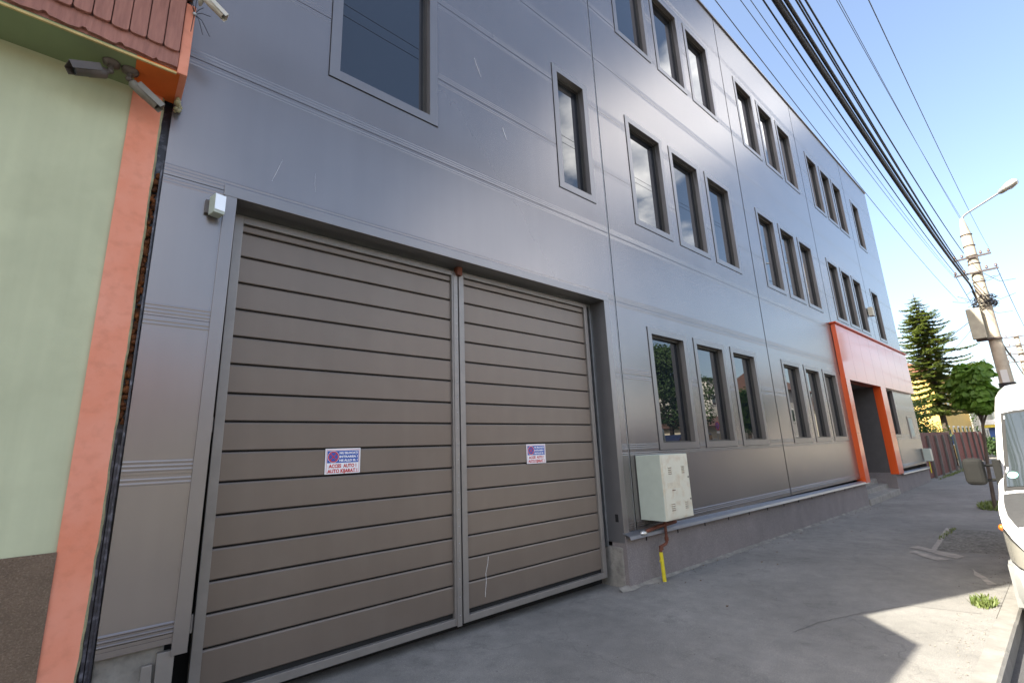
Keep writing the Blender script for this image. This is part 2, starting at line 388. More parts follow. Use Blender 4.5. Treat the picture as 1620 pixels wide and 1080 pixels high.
patch('cement_smear', [(9.0, -2.95), (9.4, -2.9), (8.6, -3.2), (8.5, -3.15)], PATCH2, .008, 7)
strip('cement_edge', [(10.5, -2.33), (13.4, -2.16)], .07, PATCH2, .009, 8)
# cement fillet along the plinth foot
FILL = mat('cement_fillet', (.27, .255, .225), rough=.95, col2=(.13, .125, .11), vscale=6, bump=.6, bscale=40)
b = MB(); rr = random.Random(4); prev = None
for i in range(0, 117):
    x = 5.3 + i*.1
    w = .01 + .12*abs(noise.noise(Vector((x*1.9, 0, 0)))) + rr.uniform(0, .03)
    cur = ((x, .0, gz(x)+.045), (x, -.04-w, gz(x)+.003))
    if prev: b.quad(prev[0], prev[1], cur[1], cur[0])
    prev = cur
tag(b.build('pavement_fillet', FILL), kind='structure')

def grit(name, n, region, seed, r=(.003, .009), m=None):
    b = MB(); rr = random.Random(seed)
    for i in range(n):
        x, y = region(rr); q = rr.uniform(*r)
        b.sphere((x, y, gz(x)+q*.4), q, 5, 3, (rr.uniform(.7, 1.5), rr.uniform(.7, 1.3), rr.uniform(.4, .8)))
    return tag(b.build(name, m), kind='stuff')
GRITM = mat('loose_grit', (.30, .28, .24), rough=.95, col2=(.10, .09, .08), vscale=40)
grit('loose_grit', 420, lambda q: (q.uniform(5.4, 22), -.04-abs(q.gauss(0, .12))), 71, m=GRITM)
grit('loose_grit', 420, lambda q: (q.uniform(4.0, 16), -3.30+abs(q.gauss(0, .15))), 72, m=GRITM)
grit('loose_grit', 260, lambda q: (q.uniform(1.0, 14), q.uniform(-3.2, .1)), 73, (.002, .006), m=GRITM)
LEAFD = mat('dry_leaf', (.12, .07, .03), rough=.9, var=.3, vscale=20)
b = MB(); rr = random.Random(75)
for i in range(46):
    x, y = rr.uniform(5.4, 18), -.06-abs(rr.gauss(0, .5)); a = rr.uniform(0, 6.3); q = rr.uniform(.012, .03)
    b.add([(x+q*math.cos(a+k), y+q*.6*math.sin(a+k), gz(x)+.008+.006*math.sin(k*2)) for k in (0, 1.1, 2.4, 3.5, 4.8)], [(0, 1, 2, 3, 4)])
tag(b.build('fallen_leaves', LEAFD, recalc=False), kind='stuff')

# ------------------------------------------------------------------ office building
OB = thing('office_building', 'three storey office building clad in grey metal panels with orange entrance portal', 'building', (0, 0, 0))
XL, XR, ZT = .165, 26.5, 12.93
JOINTS = [5.79, 11.44, 16.85, 22.30]
SEAMS = [.50, 1.545, 2.66, 3.785, 4.90, 6.03, 7.165, 8.25, 9.37, 10.5, 11.65]
wins = []   # (x0,x1,z0,z1) openings
rows = [(1.645, 3.39), (5.42, 7.365), (9.40, 11.36)]
for gi, xs in enumerate([(6.69, 8.15, 9.61), (12.26, 13.735, 15.18), (17.78, 19.24, 20.63), (23.2,)]):
    for ri, (z0, z1) in enumerate(rows):
        if gi >= 2 and ri == 0: continue
        for x in xs: wins.append((x, x+.99 if gi < 3 else x+.95, z0, z1))
wins.append((1.46, 2.52, 5.455, 7.37)); wins.append((4.81, 5.425, 5.44, 7.38))
wins.append((1.46, 2.52, 9.40, 11.36)); wins.append((4.81, 5.425, 9.40, 11.36))
wins.append((21.75, 23.0, 1.66, 3.30))
GATE = (.60, 5.50, -1, 3.74)
PORT = (16.67, 21.5, -1, 5.06)       # where the portal stands in front of the panels
holes = [w for w in wins] + [GATE, (17.1, 20.75, -1, 3.32)]
RIBS = (.030, .058, .086, -.030, -.058)
CP = {}          # relief of the cladding: height -> outward offset
for s_ in SEAMS:
    low = s_ < 1
    dep = .009 if low else .0014
    for dz, y in ((-.0036, 0), (-.003, .007), (.003, .007), (.0036, 0)): CP[round(s_+dz, 4)] = y
    for c_ in (RIBS[:3] if low else RIBS):
        for dz, y in ((-.0105, 0), (-.002, -dep), (.002, -dep), (.0105, 0)): CP[round(s_+c_+dz, 4)] = y
zc = {.46, ZT} | {z for z in CP if .46 < z < ZT}
for h in holes:
    for z in (h[2], h[3]):
        if .46 < z < ZT: zc.add(z)
zc = sorted(zc); cps = sorted(CP)
def pz(z):
    if z <= cps[0] or z >= cps[-1]: return 0.0
    for a, b_ in zip(cps, cps[1:]):
        if a <= z <= b_: return CP[a]+(CP[b_]-CP[a])*((z-a)/(b_-a))
    return 0.0
BAYS = [XL]+JOINTS+[XR]
for bi in range(len(BAYS)-1):
    xa, xb = BAYS[bi]+(.0 if bi == 0 else .018), BAYS[bi+1]-(.0 if bi == 4 else .018)
    xc = {xa, xb}
    for h in holes:
        for x in (h[0], h[1]):
            if xa < x < xb: xc.add(x)
    xc = sorted(xc); B_ = MB()
    for i in range(len(xc)-1):
        x0, x1 = xc[i], xc[i+1]
        for k in range(len(zc)-1):
            z0, z1 = zc[k], zc[k+1]; cx, cz = (x0+x1)/2, (z0+z1)/2
            if any(h[0] < cx < h[1] and h[2] < cz < h[3] for h in holes): continue
            y0, y1 = pz(z0+.0), pz(z1)
            B_.quad((x0, y0, z0), (x1, y0, z0), (x1, y1, z1), (x0, y1, z1))
    o = B_.build('cladding_panels', PANEL, OB, recalc=False)
# joints: dark back plus bright profile
b = MB()
for x in JOINTS: b.box(x-.03, x+.03, .012, .05, .46, ZT-.01)
b.build('joint_backing', DARK, OB)
b = MB(); b.box(JOINTS[0]-.012, JOINTS[0]-.003, -.002, .011, .47, ZT-.02); b.build('joint_profile', GALV, OB, .001)
# dark filler volume added behind the cladding to stop light leaking through
b = MB()
b.box(XL+.02, 5.6, .42, 13, -.5, ZT-.1); b.box(5.6, 16.95, .20, 13, -.5, ZT-.1); b.box(16.95, 20.8, 4.2, 13, -.5, ZT-.1)
b.box(16.95, 20.8, .20, 4.2, 3.35, ZT-.1); b.box(20.8, XR-.02, .20, 13, -.5, ZT-.1)
b.build('dark_light_block', DARK, OB)
# side walls and roof edge
b = MB()
b.box(XL-.004, XL+.02, .0, 13, 4.6, ZT); b.build('side_cladding', PANEL, OB)
b = MB(); b.box(XR-.012, XR+.004, .0, 13, .2, ZT)
b.build('side_cladding', PANEL, OB)
b = MB(); b.prism([(-.035, ZT), (-.035, ZT+.05), (.25, ZT+.07), (.25, ZT)], 'x', XL-.02, XR+.03); b.build('roof_coping', TRIM, OB, .004)
# windows
def window(x0, x1, z0, z1, fl=.105, depth=.12):
    f = MB(); y = -.011; g = .004
    X0, X1, Z0, Z1 = x0-fl, x1+fl, z0-fl, z1+fl
    # mitred flange
    o_ = [(X0, Z0), (X1, Z0), (X1, Z1), (X0, Z1)]; i_ = [(x0, z0), (x1, z0), (x1, z1), (x0, z1)]
    for k in range(4):
        a, bq, c, d = o_[k], o_[(k+1) % 4], i_[(k+1) % 4], i_[k]
        f.quad((a[0], y, a[1]), (bq[0], y, bq[1]), (c[0], y, c[1]), (d[0], y, d[1]))
        f.quad((a[0], y, a[1]), (a[0], .004, a[1]), (bq[0], .004, bq[1]), (bq[0], y, bq[1]))
        f.quad((d[0], y, d[1]), (c[0], y, c[1]), (c[0], depth, c[1]), (d[0], depth, d[1]))
    w = f.build('window', TRIM, OB)
    # dark strips painting a shadow line below and left of the flange
    e = MB(); q = .006
    for (a, bq, c, d) in ((X0-q, X1+q, Z0-q, Z0-.0005), (X0-q, X0-.0005, Z0, Z1)): e.box(a, bq, -.007, -.0012, c, d)
    e.build('shadow_line', DARK, w)
    c = MB(); cw = .024; dc = .05
    c.box(x0, x0+cw, depth-dc, depth+.03, z0, z1); c.box(x1-cw, x1, depth-dc, depth+.03, z0, z1)
    c.box(x0+cw, x1-cw, depth-dc+.001, depth+.03, z1-cw-.01, z1); c.box(x0+cw, x1-cw, depth-dc+.001, depth+.03, z0, z0+cw)
    c.build('casing', CASING, w)
    p = MB(); p.quad((x0+cw-.01, depth, z0+cw-.01), (x1-cw+.01, depth, z0+cw-.01), (x1-cw+.01, depth, z1-cw), (x0+cw-.01, depth, z1-cw)); p.build('pane', GLASS, w, recalc=False)
    return w
for w in wins: window(*w)
# gate surround
b = MB()
gx0, gx1, gzt = .667, GATE[1], GATE[3]
b.prism([(gx0-.115, .385), (gx0-.024, .385), (gx0, gzt), (gx0-.088, gzt)], 'y', -.014, .0); b.box(gx1, gx1+.11, -.014, .0, .40, gzt); b.box(gx0-.095, gx1+.11, -.016, -.001, gzt, gzt+.095)
b.build('gate_surround', TRIM, OB, .002)
b = MB(); b.box(gx1-.004, gx1+.0, -.012, .42, .36, gzt); b.build('gate_jamb', REVEAL, OB)
b = MB(); b.box(gx0, gx1-.004, .0, .42, gzt, gzt+.02); b.build('gate_lintel', REVEAL, OB)
b = MB(); b.box(gx0, gx1, .27, .33, 3.70, gzt-.001); b.box(gx1-.035, gx1-.005, .255, .30, .30, gzt-.002); b.build('gate_channel', GALV, OB, .003)
b = MB(); b.box(gx1-.008, gx1-.0045, .06, .11, .62, .72); b.build('lock_slot', DARK, OB)
b = MB(); b.box(gx1-.02, gx1+.06, .03, .42, -.3, .30); b.build('gate_pier', CONC, OB, .012)
# left strip foot: rough concrete with a steel bracket
b = MB(); b.box(XL+.0, .52, .05, .30, -.3, .485); b.build('rough_pier', CONC, OB, .01)
b = MB(); b.box(.48, .575, .004, .05, -.25, .415); b.build('steel_post', GFRAME, OB, .003)
b = MB(); b.prism([(.40, -.25), (.48, -.25), (.46, .36), (.405, .36)], 'y', .005, .045); b.build('angle_bracket', GFRAME, OB, .004)
# plinth and its sill
def zl(x): return .452 - .0075*(x-5.5)
def plinth(xa, xb, nm='plinth'):
    b = MB(); n = 12
    for i in range(n):
        x0, x1 = xa+(xb-xa)*i/n, xa+(xb-xa)*(i+1)/n
        b.quad((x0, -.03, gz(x0)-.2), (x1, -.03, gz(x1)-.2), (x1, -.03, zl(x1)), (x0, -.03, zl(x0)))
    b.quad((xa, -.03, -.5), (xa, .2, -.5), (xa, .2, zl(xa)), (xa, -.03, zl(xa)))
    b.quad((xb, -.03, -.5), (xb, 4, -.5), (xb, 4, zl(xb)), (xb, -.03, zl(xb)))
    b.build(nm, PLINTH, OB)
    b = MB(); pf = lambda z: [(.0, z+.035), (-.115, z+.002), (-.125, z-.04), (-.119, z-.041), (-.108, z-.004), (.0, z+.028)]
    pa, pb = pf(zl(xa)), pf(zl(xb)); n = 6
    b.add([(xa-.02, u, v) for u, v in pa]+[(xb+.02, u, v) for u, v in pb], [(i, (i+1) % n, n+(i+1) % n, n+i) for i in range(n)]+[tuple(range(n)), tuple(range(2*n-1, n-1, -1))])
    b.build('sill_ledge', LEDGE, OB)
plinth(5.50, 16.98); plinth(21.45, 26.48)
b = MB()   # drain slots under the sill
for i in range(13):
    x = 5.95+i*.82; b.box(x, x+.025, -.0345, -.028, zl(x)-.115, zl(x)-.06)
b.build('weep_slot', DARK, OB)
# entrance recess
b = MB()
b.box(20.748, 20.83, .101, 4.2, -.3, 3.33); b.build('entrance_side_wall', GREYPL, OB)
b = MB(); b.box(17.02, 17.095, .101, 4.2, -.3, 3.33)
b.build('entrance_side_wall', GREYPL, OB)
b = MB(); b.box(20.745, 21.45, -.028, 1.6, -.5, .40); b.build('entrance_pier', PLINTH, OB)
b = MB(); b.box(17.1, 20.75, 4.1, 4.2, .3, 3.33); b.build('entrance_back_wall', GREYPL, OB)
d = MB(); d.box(18.0, 20.0, 4.05, 4.098, .35, 2.75); dd = d.build('entrance_door', CASING, OB)
d = MB(); d.box(18.12, 18.95, 4.03, 4.049, .5, 2.6); d.box(19.05, 19.88, 4.03, 4.049, .5, 2.6); d.build('pane', GLASS, dd)
b = MB(); b.box(17.1, 20.745, .201, 4.1, 3.32, 3.34); b.build('entrance_ceiling', GREYPL, OB)
# orange portal
b = MB(); PY = -.13
b.box(16.69, 17.10, PY, .10, .345, 3.325); b.box(20.74, 21.45, PY, .10, .345, 3.325)
b.box(16.69, 26.45, PY, -.012, 3.325, 5.03); b.box(16.69, 21.45, -.012, .20, 3.325, 3.45)
po = b.build('entrance_portal', ORANGE, OB, .004)
b = MB()
for x in (17.9, 19.1, 20.3, 21.5, 22.7, 23.9, 25.1): b.box(x-.003, x+.003, PY-.0006, PY+.004, 3.33, 5.02)
for x0, x1 in ((16.69, 17.12), (20.74, 21.45)): b.box(x0-.0006, x1+.0006, PY-.0006, PY+.004, 1.73, 1.736)
b.build('panel_joint', mat('orange_joint', (.2, .03, .01), rough=.7), po)
b = MB(); b.box(16.62, 26.50, PY-.05, .0, 5.03, 5.075); b.build('portal_coping', mat('orange_coping', (.55, .06, .012), rough=.4), po, .004)
# steps
b = MB()
tops = [(4.1, .36), (.84, .36), (.83, .21), (.54, .20), (.53, .05), (.25, .04), (.24, -.11), (-.055, -.13), (-.07, -.5), (4.1, -.5)]
b.prism(tops, 'x', 17.0, 20.75)
b.build('entrance_steps', CONC, OB, .02)
# small hatch in the far bay
b = MB(); b.box(24.62, 25.45, -.02, -.002, 1.49, 2.36); b.build('service_hatch', TRIM, OB, .004)
b = MB(); b.box(24.70, 25.37, -.027, -.0205, 1.57, 2.28); b.build('hatch_door', CREAMS, OB, .003)
# scratches on the cladding
SCR = mat('bare_metal_scratch', (.75, .75, .75), rough=.5)
def scratch(pts, w, y=-.0015):
    b = MB()
    for i in range(len(pts)-1):
        (xa, za), (xb, zb) = pts[i], pts[i+1]; wa = w*(.4+.6*(i > 0)); wb = w*(.4+.6*(i < len(pts)-2))
        b.add([(xa-wa, y, za), (xa+wa, y, za), (xb+wb, y, zb), (xb-wb, y, zb)], [(0, 1, 2, 3)])
    b.build('scratch', SCR, OB, recalc=False)
SCRATCHES = True

# ------------------------------------------------------------------ gate
GT = thing('vehicle_gate', 'wide brown slatted double gate in steel frames below the grey cladding', 'gate', (2.99, .2, -.06))
def gate_leaf(x0, x1, zb, zt, nm):
    f = MB(); t = .07; y0, y1 = .20, .26
    L0 = GT.location
    def bx(m, a, b_, c, d, e, g): m.box(a-L0.x, b_-L0.x, c-L0.y, d-L0.y, e-L0.z, g-L0.z)
    bx(f, x0, x0+t, y0, y1, zb, zt); bx(f, x1-t, x1, y0, y1, zb, zt)
    bx(f, x0+t, x1-t, y0+.001, y1, zt-.055, zt); bx(f, x0+t, x1-t, y0+.001, y1, zb, zb+.065)
    leaf = f.build('gate_leaf', GFRAME, GT, .004)
    seams = [3.565, 3.34, 3.103, 2.868, 2.632, 2.40, 2.158, 1.932, 1.698, 1.465, 1.224, .990, .761, .541, .311, .05]
    top = zt-.055
    for i, sz in enumerate(seams):
        s = MB(); hi = top - (.006 if i == 0 else .012)
        # a shallow tray: folded lower lip and chamfered top
        u0, u1 = x0+t+.002-L0.x, x1-t-.002-L0.x
        lo_ = sz + .002
        if hi - lo_ < .01: continue
        pr = [(.232, lo_), (.226, lo_+.006), (.2255, hi-.012), (.232, hi-.001), (.245, hi), (.245, lo_)]
        s.prism([(a-L0.y, c-L0.z) for a, c in pr], 'x', u0, u1)
        s.build('slat', SLAT, leaf)
        top = sz
    bk = MB(); bx(bk, x0+t, x1-t, .247, .256, zb+.065, zt-.055); bk.build('backing_sheet', DARK, leaf)
    return leaf
lf = gate_leaf(.70, 3.005, -.058, 3.69, 'a'); rl = gate_leaf(3.035, 5.345, -.058, 3.70, 'b')
L0 = GT.location
b = MB(); b.box(2.955-L0.x, 3.012-L0.x, -.008, -.001, -.07-L0.z, 3.66-L0.z)
st = b.build('meeting_strip', GFRAME, lf, .002)
b = MB()
for i in range(22):
    b.sphere((2.985-L0.x, -.010, (.03+i*.168)-L0.z), .0055, 6, 4)
b.build('rivets', GALV, lf)
b = MB(); b.box(2.985-L0.x, 3.055-L0.x, -.05, .03, 3.64-L0.z, 3.80-L0.z); b.build('gate_catch', RUSTP, GT, .006)
b = MB()
for z in (.5, 1.9, 3.3): b.tube([(.685-L0.x, .02, z-L0.z-.06), (.685-L0.x, .02, z-L0.z+.06)], .014, 8)
b.build('hinge', GFRAME, lf)
# gate scratches
b = MB(); L = [(3.385, .51), (3.375, .44), (3.345, .35), (3.35, .27), (3.335, .17), (3.33, .12)]
for i in range(len(L)-1):
    (xa, za), (xb, zb) = L[i], L[i+1]; b.add([(xa-.003-L0.x, .0252-L0.y+.2-.002, za-L0.z), (xa+.003-L0.x, .0232, za-L0.z), (xb+.002-L0.x, .0232, zb-L0.z), (xb-.002-L0.x, .0232, zb-L0.z)], [(0, 1, 2, 3)])
b.build('scratch', SCR, rl, recalc=False)

# ------------------------------------------------------------------ warning signs on the gate
SB = mat('sign_blue', (.035, .10, .40), rough=.35, var=.04); SR = mat('sign_red', (.52, .03, .03), rough=.35, var=.04); SW = mat('sign_white', (.78, .78, .80), rough=.35, var=.03)
def ring(b, cx, cz, r0, r1, y, n=32):
    vs = []; fs = []
    for i in range(n):
        a = 2*math.pi*i/n
        vs += [(cx+r0*math.cos(a), y, cz+r0*math.sin(a)), (cx+r1*math.cos(a), y, cz+r1*math.sin(a))]
    for i in range(n): j = (i+1) % n; fs.append((2*i, 2*j, 2*j+1, 2*i+1))
    b.add(vs, fs)
def disc(b, cx, cz, r, y, n=32):
    b.add([(cx+r*math.cos(2*math.pi*i/n), y, cz+r*math.sin(2*math.pi*i/n)) for i in range(n)], [tuple(range(n))])
def nostop(b, cx, cz, r, y):
    b.cur = 1; ring(b, cx, cz, r*.80, r, y); 
    for s in (1, -1):
        c, q = math.cos(s*math.pi/4), math.sin(s*math.pi/4); h = r*.07
        P = [(-r*.82, -h), (r*.82, -h), (r*.82, h), (-r*.82, h)]
        b.add([(cx+u*c-v*q, y-.0004*(s+2), cz+u*q+v*c) for u, v in P], [(0, 1, 2, 3)])
    b.cur = 0
def warning_sign(cx, cz, w, h, label):
    t = thing('warning_sign', label, 'sign', (cx, .222, cz), 0, 'no parking signs on the gate')
    b = MB(); b.box(-w/2, w/2, -.004, .0, -h/2, h/2); b.build('plate', SW, t, .002)
    b = MB(); b.cur = 1
    m = .011
    for (x0, x1, z0, z1) in ((-w/2+m, w/2-m, h/2-m-.003, h/2-m), (-w/2+m, w/2-m, -h/2+m, -h/2+m+.003), (-w/2+m, -w/2+m+.003, -h/2+m+.003, h/2-m-.003), (w/2-m-.003, w/2-m, -h/2+m+.003, h/2-m-.003)):
        b.quad((x0, -.0046, z0), (x1, -.0046, z0), (x1, -.0046, z1), (x0, -.0046, z1))
    b.cur = 0; x0, x1, z0, z1 = -w/2+.018, w/2-.018, -.015, h/2-.02
    b.quad((x0, -.0048, z0), (x1, -.0048, z0), (x1, -.0048, z1), (x0, -.0048, z1))
    b.build('printed_panel', [SB, SR], t, recalc=False)
    b = MB(); r = (z1-z0)*.46; cc = (x0+r+.006, (z0+z1)/2)
    b.cur = 1; ring(b, cc[0], cc[1], r*.80, r, -.0052)
    for s in (1, -1):
        c, q = math.cos(s*math.pi/4), math.sin(s*math.pi/4); hh = r*.08
        b.add([(cc[0]+u*c-v*q, -.0053-.0003*(s+1), cc[1]+u*q+v*c) for u, v in ((-r*.85, -hh), (r*.85, -hh), (r*.85, hh), (-r*.85, hh))], [(0, 1, 2, 3)])
    b.cur = 2; ring(b, cc[0], cc[1], r, r*1.05, -.0051)
    b.build('no_stopping_symbol', [SB, SR, SW], t, recalc=False)
    RX = Matrix.Rotation(math.radians(90), 4, 'X')
    tx = x0+2*r+.012; tw = x1-.008-tx
    for k, s in enumerate(('NU BLOCAŢI', 'INTRAREA !', 'NE ÁLLD EL !')):
        M = Matrix.Translation((tx+tw/2, -.0053, z1-(z1-z0)*(.2+.31*k))) @ RX
        text_mesh(s, (z1-z0)*.235, 'lettering', SW, t, M, tw, .0014)
    for k, s in enumerate(('ACCES  AUTO !', 'AUTO KIJARAT !')):
        M = Matrix.Translation((0, -.0051, -.044-.043*k)) @ RX
        text_mesh(s, .042, 'lettering', SR, t, M, (w-.07) if k == 0 else (w-.05), .0018)
    return t
warning_sign(1.742, 1.582, .325, .222, 'blue and white no parking plate on the left gate leaf, nearest the green house')
warning_sign(4.174, 1.567, .325, .232, 'blue and white no parking plate on the right gate leaf, farther from the green house')

# ------------------------------------------------------------------ alarm box beside gate head
t = thing('alarm_box', 'small silver and grey sensor box on the metal wall above the gate corner', 'sensor', (.50, -.0, 3.60))
b = MB(); b.box(-.05, -.005, -.035, .0, -.065, .05); b.build('bracket', CAMB, t, .004)
b = MB(); b.box(-.035, .045, -.13, -.03, -.085, .075, Matrix.Rotation(.25, 4, 'Z')); b.build('housing', CREAMS, t, .006)
b = MB(); b.box(-.033, .043, -.134, -.131, -.06, .073, Matrix.Rotation(.25, 4, 'Z')); b.build('faceplate', mat('pale_alu', (.72, .76, .80), rough=.3, metal=.3), t, .001)
# box on the first floor wall and meter box at the end
t = thing('wall_sensor_box', 'small cream box on the metal wall beside the last first floor window', 'box', (22.0, 0, 6.28))
b = MB(); b.box(-.13, .13, -.17, -.02, -.17, .17); b.build('housing', CREAM, t, .012)
b = MB(); b.box(-.05, .05, -.02, .0, -.05, .05); b.build('bracket', CAMB, t, .004)
t = thing('meter_cabinet', 'pale green meter cabinet on the far end of the building above the sill', 'cabinet', (26.2, -.03, .80))
b = MB(); b.box(-.17, .17, -.24, .0, -.25, .25); b.build('housing', CREAMS, t, .01)
b = MB(); b.box(-.15, .15, -.25, -.241, -.22, .22); b.build('door', CREAM, t, .003)
b = MB(); b.tube([(-.05, -.12, -.25), (-.05, -.12, -.72)], .02); b.build('pipe', YELLOW, t)

# ------------------------------------------------------------------ gas cabinet with pipes
t = thing('gas_cabinet', 'cream steel gas meter cabinet with louvres on the wall right of the gate', 'cabinet', (6.27, -.0, 1.05))
b = MB(); b.box(-.36, .36, -.40, -.012, -.44, .43); b.cur = 0
gc = b.build('housing', CREAMS, t, .006)
b = MB(); b.box(-.355, .355, -.408, -.401, -.435, .425); b.build('front_rim', CREAM, t, .002)
b = MB(); b.box(-.325, .335, -.414, -.4085, -.415, .395); dr = b.build('door', CREAM, t, .003)
b = MB()
for (cx, cz, w) in ((-.155, .215, .085), (.19, .215, .075), (-.155, -.265, .09), (.19, -.265, .075)):
    for k in range(4):
        z = cz + .045 - k*.027
        b.prism([(-.4145, z), (-.424, z-.004), (-.4145, z-.013)], 'x', cx-w/2, cx+w/2)
b.build('louvres', CREAM, dr)
b = MB()
for (cx, cz, w) in ((-.155, .215, .085), (.19, .215, .075), (-.155, -.265, .09), (.19, -.265, .075)):
    for k in range(4):
        z = cz + .045 - k*.027; b.box(cx-w/2, cx+w/2, -.4158, -.4145, z-.0185, z-.0138)
b.build('louvre_slots', RUSTP, dr)
b = MB(); b.tube([(.31, -.415, .10), (.31, -.424, .10)], .011, 10); b.tube([(.31, -.415, -.20), (.31, -.424, -.20)], .011, 10); b.build('lock', STEEL, dr)
b = MB(); b.box(-.25, .05, -.4147, -.4141, -.03, .05); b.build('faded_label', mat('faded_paper', (.60, .55, .42), rough=.8, var=.15, vscale=12), dr)
b = MB(); b.box(-.14, -.06, -.4165, -.4142, -.06, -.05); b.build('handle', RUSTP, dr)
t2 = thing('gas_pipe', 'rusty gas pipe with yellow sleeve rising from the pavement under the cream cabinet', 'pipe', (6.1, -.15, gz(6.1)))
zg = gz(6.1); xo, yo = 6.1, -.15
b = MB(); b.tube([(0, 0, .36), (.0, 0, .42), (-.0+.02, 0, .44), (.14, 0, .46), (.17, 0, .48), (.175, 0, .52), (.175, 0, .80)], .021, 10); b.build('riser', RUSTP, t2)
b = MB(); b.tube([(.175, 0, .50), (.175, 0, .545)], .03, 8); b.tube([(.02, 0, .40), (.02, 0, .455)], .030, 8); b.build('fitting', RUSTP, t2)
b = MB(); b.tube([(.02, .0, -.02), (.0, 0, .36)], [.026, .026], 12); b.tube([(.0, 0, .25), (-.004, 0, .27)], .031, 12); b.tube([(0, 0, .36), (.0, 0, .375)], .024, 10); b.build('yellow_sleeve', YELLOW, t2)
b = MB(); b.tube([(-.30, .03, .665), (.0, .02, .70), (.45, .0, .72)], .026, 10); b.build('feed_pipe', RUSTP, t2)
b = MB(); b.sphere((-.32, .03, .66), .045, 12, 8, (1.5, 1, .8)); b.build('foil_wrap', FOIL, t2)

# ------------------------------------------------------------------ neighbouring green house
NH = thing('neighbour_house', 'low pale green plastered house with orange corner strip and wooden eaves boards', 'house', (0, 0, 0))
b = MB(); b.box(-9, -.085, .0, 9, -.5, 4.42); b.build('wall', GREENW, NH)
zp = 1.12
b = MB(); b.box(-9, -.083, -.02, -.001, -.6, zp); b.build('roughcast_base', BROWNR, NH)
# orange pilaster with ragged right edge
def ragged(z):
    e = .098 + .012*noise.noise(Vector((0, 0, z*1.8))) + .006*noise.noise(Vector((3, 0, z*9)))
    e -= .018*max(0, 1-z/1.2)
    return e
b = MB(); n = 90; pr_ = None
c = MB(); c2 = None
for i in range(n+1):
    z = -.4 + 4.83*i/n; e = ragged(z); e2 = e + .012 + .010*abs(noise.noise(Vector((7, 2, z*5)))) 
    if pr_ is not None:
        z0, e0, f0 = pr_
        b.add([(-.087, -.012, z0), (e0, -.012, z0), (e, -.012, z), (-.087, -.012, z)], [(0, 1, 2, 3)])
        c.add([(e0, -.012, z0), (f0, .012, z0), (e2, .012, z), (e, -.012, z)], [(0, 1, 2, 3)])
        c.add([(f0, .012, z0), (f0+.002, .10, z0), (e2+.002, .10, z), (e2, .012, z)], [(0, 1, 2, 3)])
    pr_ = (z, e, e2)
b.add([(-.087, -.012, -.4), (-.087, .0, -.4), (-.087, .0, 4.43), (-.087, -.012, 4.43)], [(0, 1, 2, 3)])
b.build('orange_pilaster', ORPL, NH)
c.build('broken_render_edge', RENDEREDGE, NH)
# body behind the strip
b = MB(); b.box(-.085, .085, .02, 9, -.5, 5.2); b.build('firewall', RENDEREDGE, NH)
# expanding foam and black strip in the gap
b = MB(); rr = random.Random(11)
for i in range(150):
    z = 1.9 + 1.9*(i/150) + rr.uniform(-.01, .01)
    if rr.random() < .12: continue
    b.sphere((.128+rr.uniform(-.012, .010), .035+rr.uniform(-.01, .02), z), rr.uniform(.007, .030), 7, 5, (rr.uniform(.6, 1.1), .8, rr.uniform(.5, 1.4)))
b.build('foam_filling', FOAM, NH)
b = MB(); pts = []
for i in range(30):
    z = -.3 + 4.15*i/29; pts.append((.150+.004*noise.noise(Vector((0, 5, z*1.2))), -.004, z))
b.tube(pts, .007, 6)
o = b.build('sealant_strip', BLACKP, NH)
b = MB(); b.box(.105, .122, .01, .05, -.3, 1.85); b.box(.128, .145, .0, .05, -.3, 1.75); b.box(.10, .17, .06, .075, -.4, 4.6)
b.build('black_profile', BLACKP, NH)
# soffit and eaves
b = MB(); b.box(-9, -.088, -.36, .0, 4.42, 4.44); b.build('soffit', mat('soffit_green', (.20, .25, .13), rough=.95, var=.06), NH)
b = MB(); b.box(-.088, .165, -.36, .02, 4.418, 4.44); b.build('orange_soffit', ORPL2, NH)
b = MB(); b.box(.145, .208, -.375, .02, 4.42, 5.05); b.build('orange_parapet_end', ORPL, NH, .006)
b = MB(); b.box(-9, .145, -.352, .0, 4.45, 5.3); b.build('eaves_core', WOODM, NH)
b = MB(); pr_ = None; n = 260
for i in range(n+1):
    x = -4 + 4.143*i/n
    z = 4.450 + .012*abs(math.sin(x*14)) + (.018 if (x*5.2) % 1 < .12 else 0)
    if pr_ is not None: b.add([(pr_[0], -.378, pr_[1]), (x, -.378, z), (x, -.378, 4.585), (pr_[0], -.378, 4.585), (pr_[0], -.353, pr_[1]), (x, -.353, z)], [(0, 1, 2, 3), (0, 4, 5, 1)])
    pr_ = (x, z)
b.build('wavy_eaves_board', WOODM, NH)
b = MB(); b.box(-9, .144, -.366, -.352, 4.412, 4.428); b.build('yellow_edge', YTRIM, NH)
rr = random.Random(5); xb = .143; k = 0
while xb > -3.2:
    w = .098; x0, x1 = xb-w+.003, xb-.003; r = .022; z0 = 4.575 + rr.uniform(-.006, .006)
    P = [(x0, 5.42), (x0, z0+r)] + [(x0+r*(1-math.cos(a)), z0+r*(1-math.sin(a))) for a in (math.pi/6, math.pi/3, math.pi/2)] + [(x1-r*(1-math.cos(a)), z0+r*(1-math.sin(a))) for a in (math.pi/2, math.pi/3, math.pi/6)] + [(x1, z0+r), (x1, 5.42)]
    q = MB(); yy = rr.uniform(-.003, .003); q.prism(P, 'y', -.402+yy, -.379+yy); q.build('eaves_board', WOODM, NH, .003)
    xb -= w; k += 1
b = MB(); b.prism([(-.78, 5.42), (-.73, 5.36), (-.40, 5.40), (.05, 5.42), (.05, 6.00), (-.03, 5.99)], 'x', -9, .20); b.build('tiled_roof', mat('clay_tile', (.22, .09, .06), rough=.85, var=.2, vscale=6), NH)
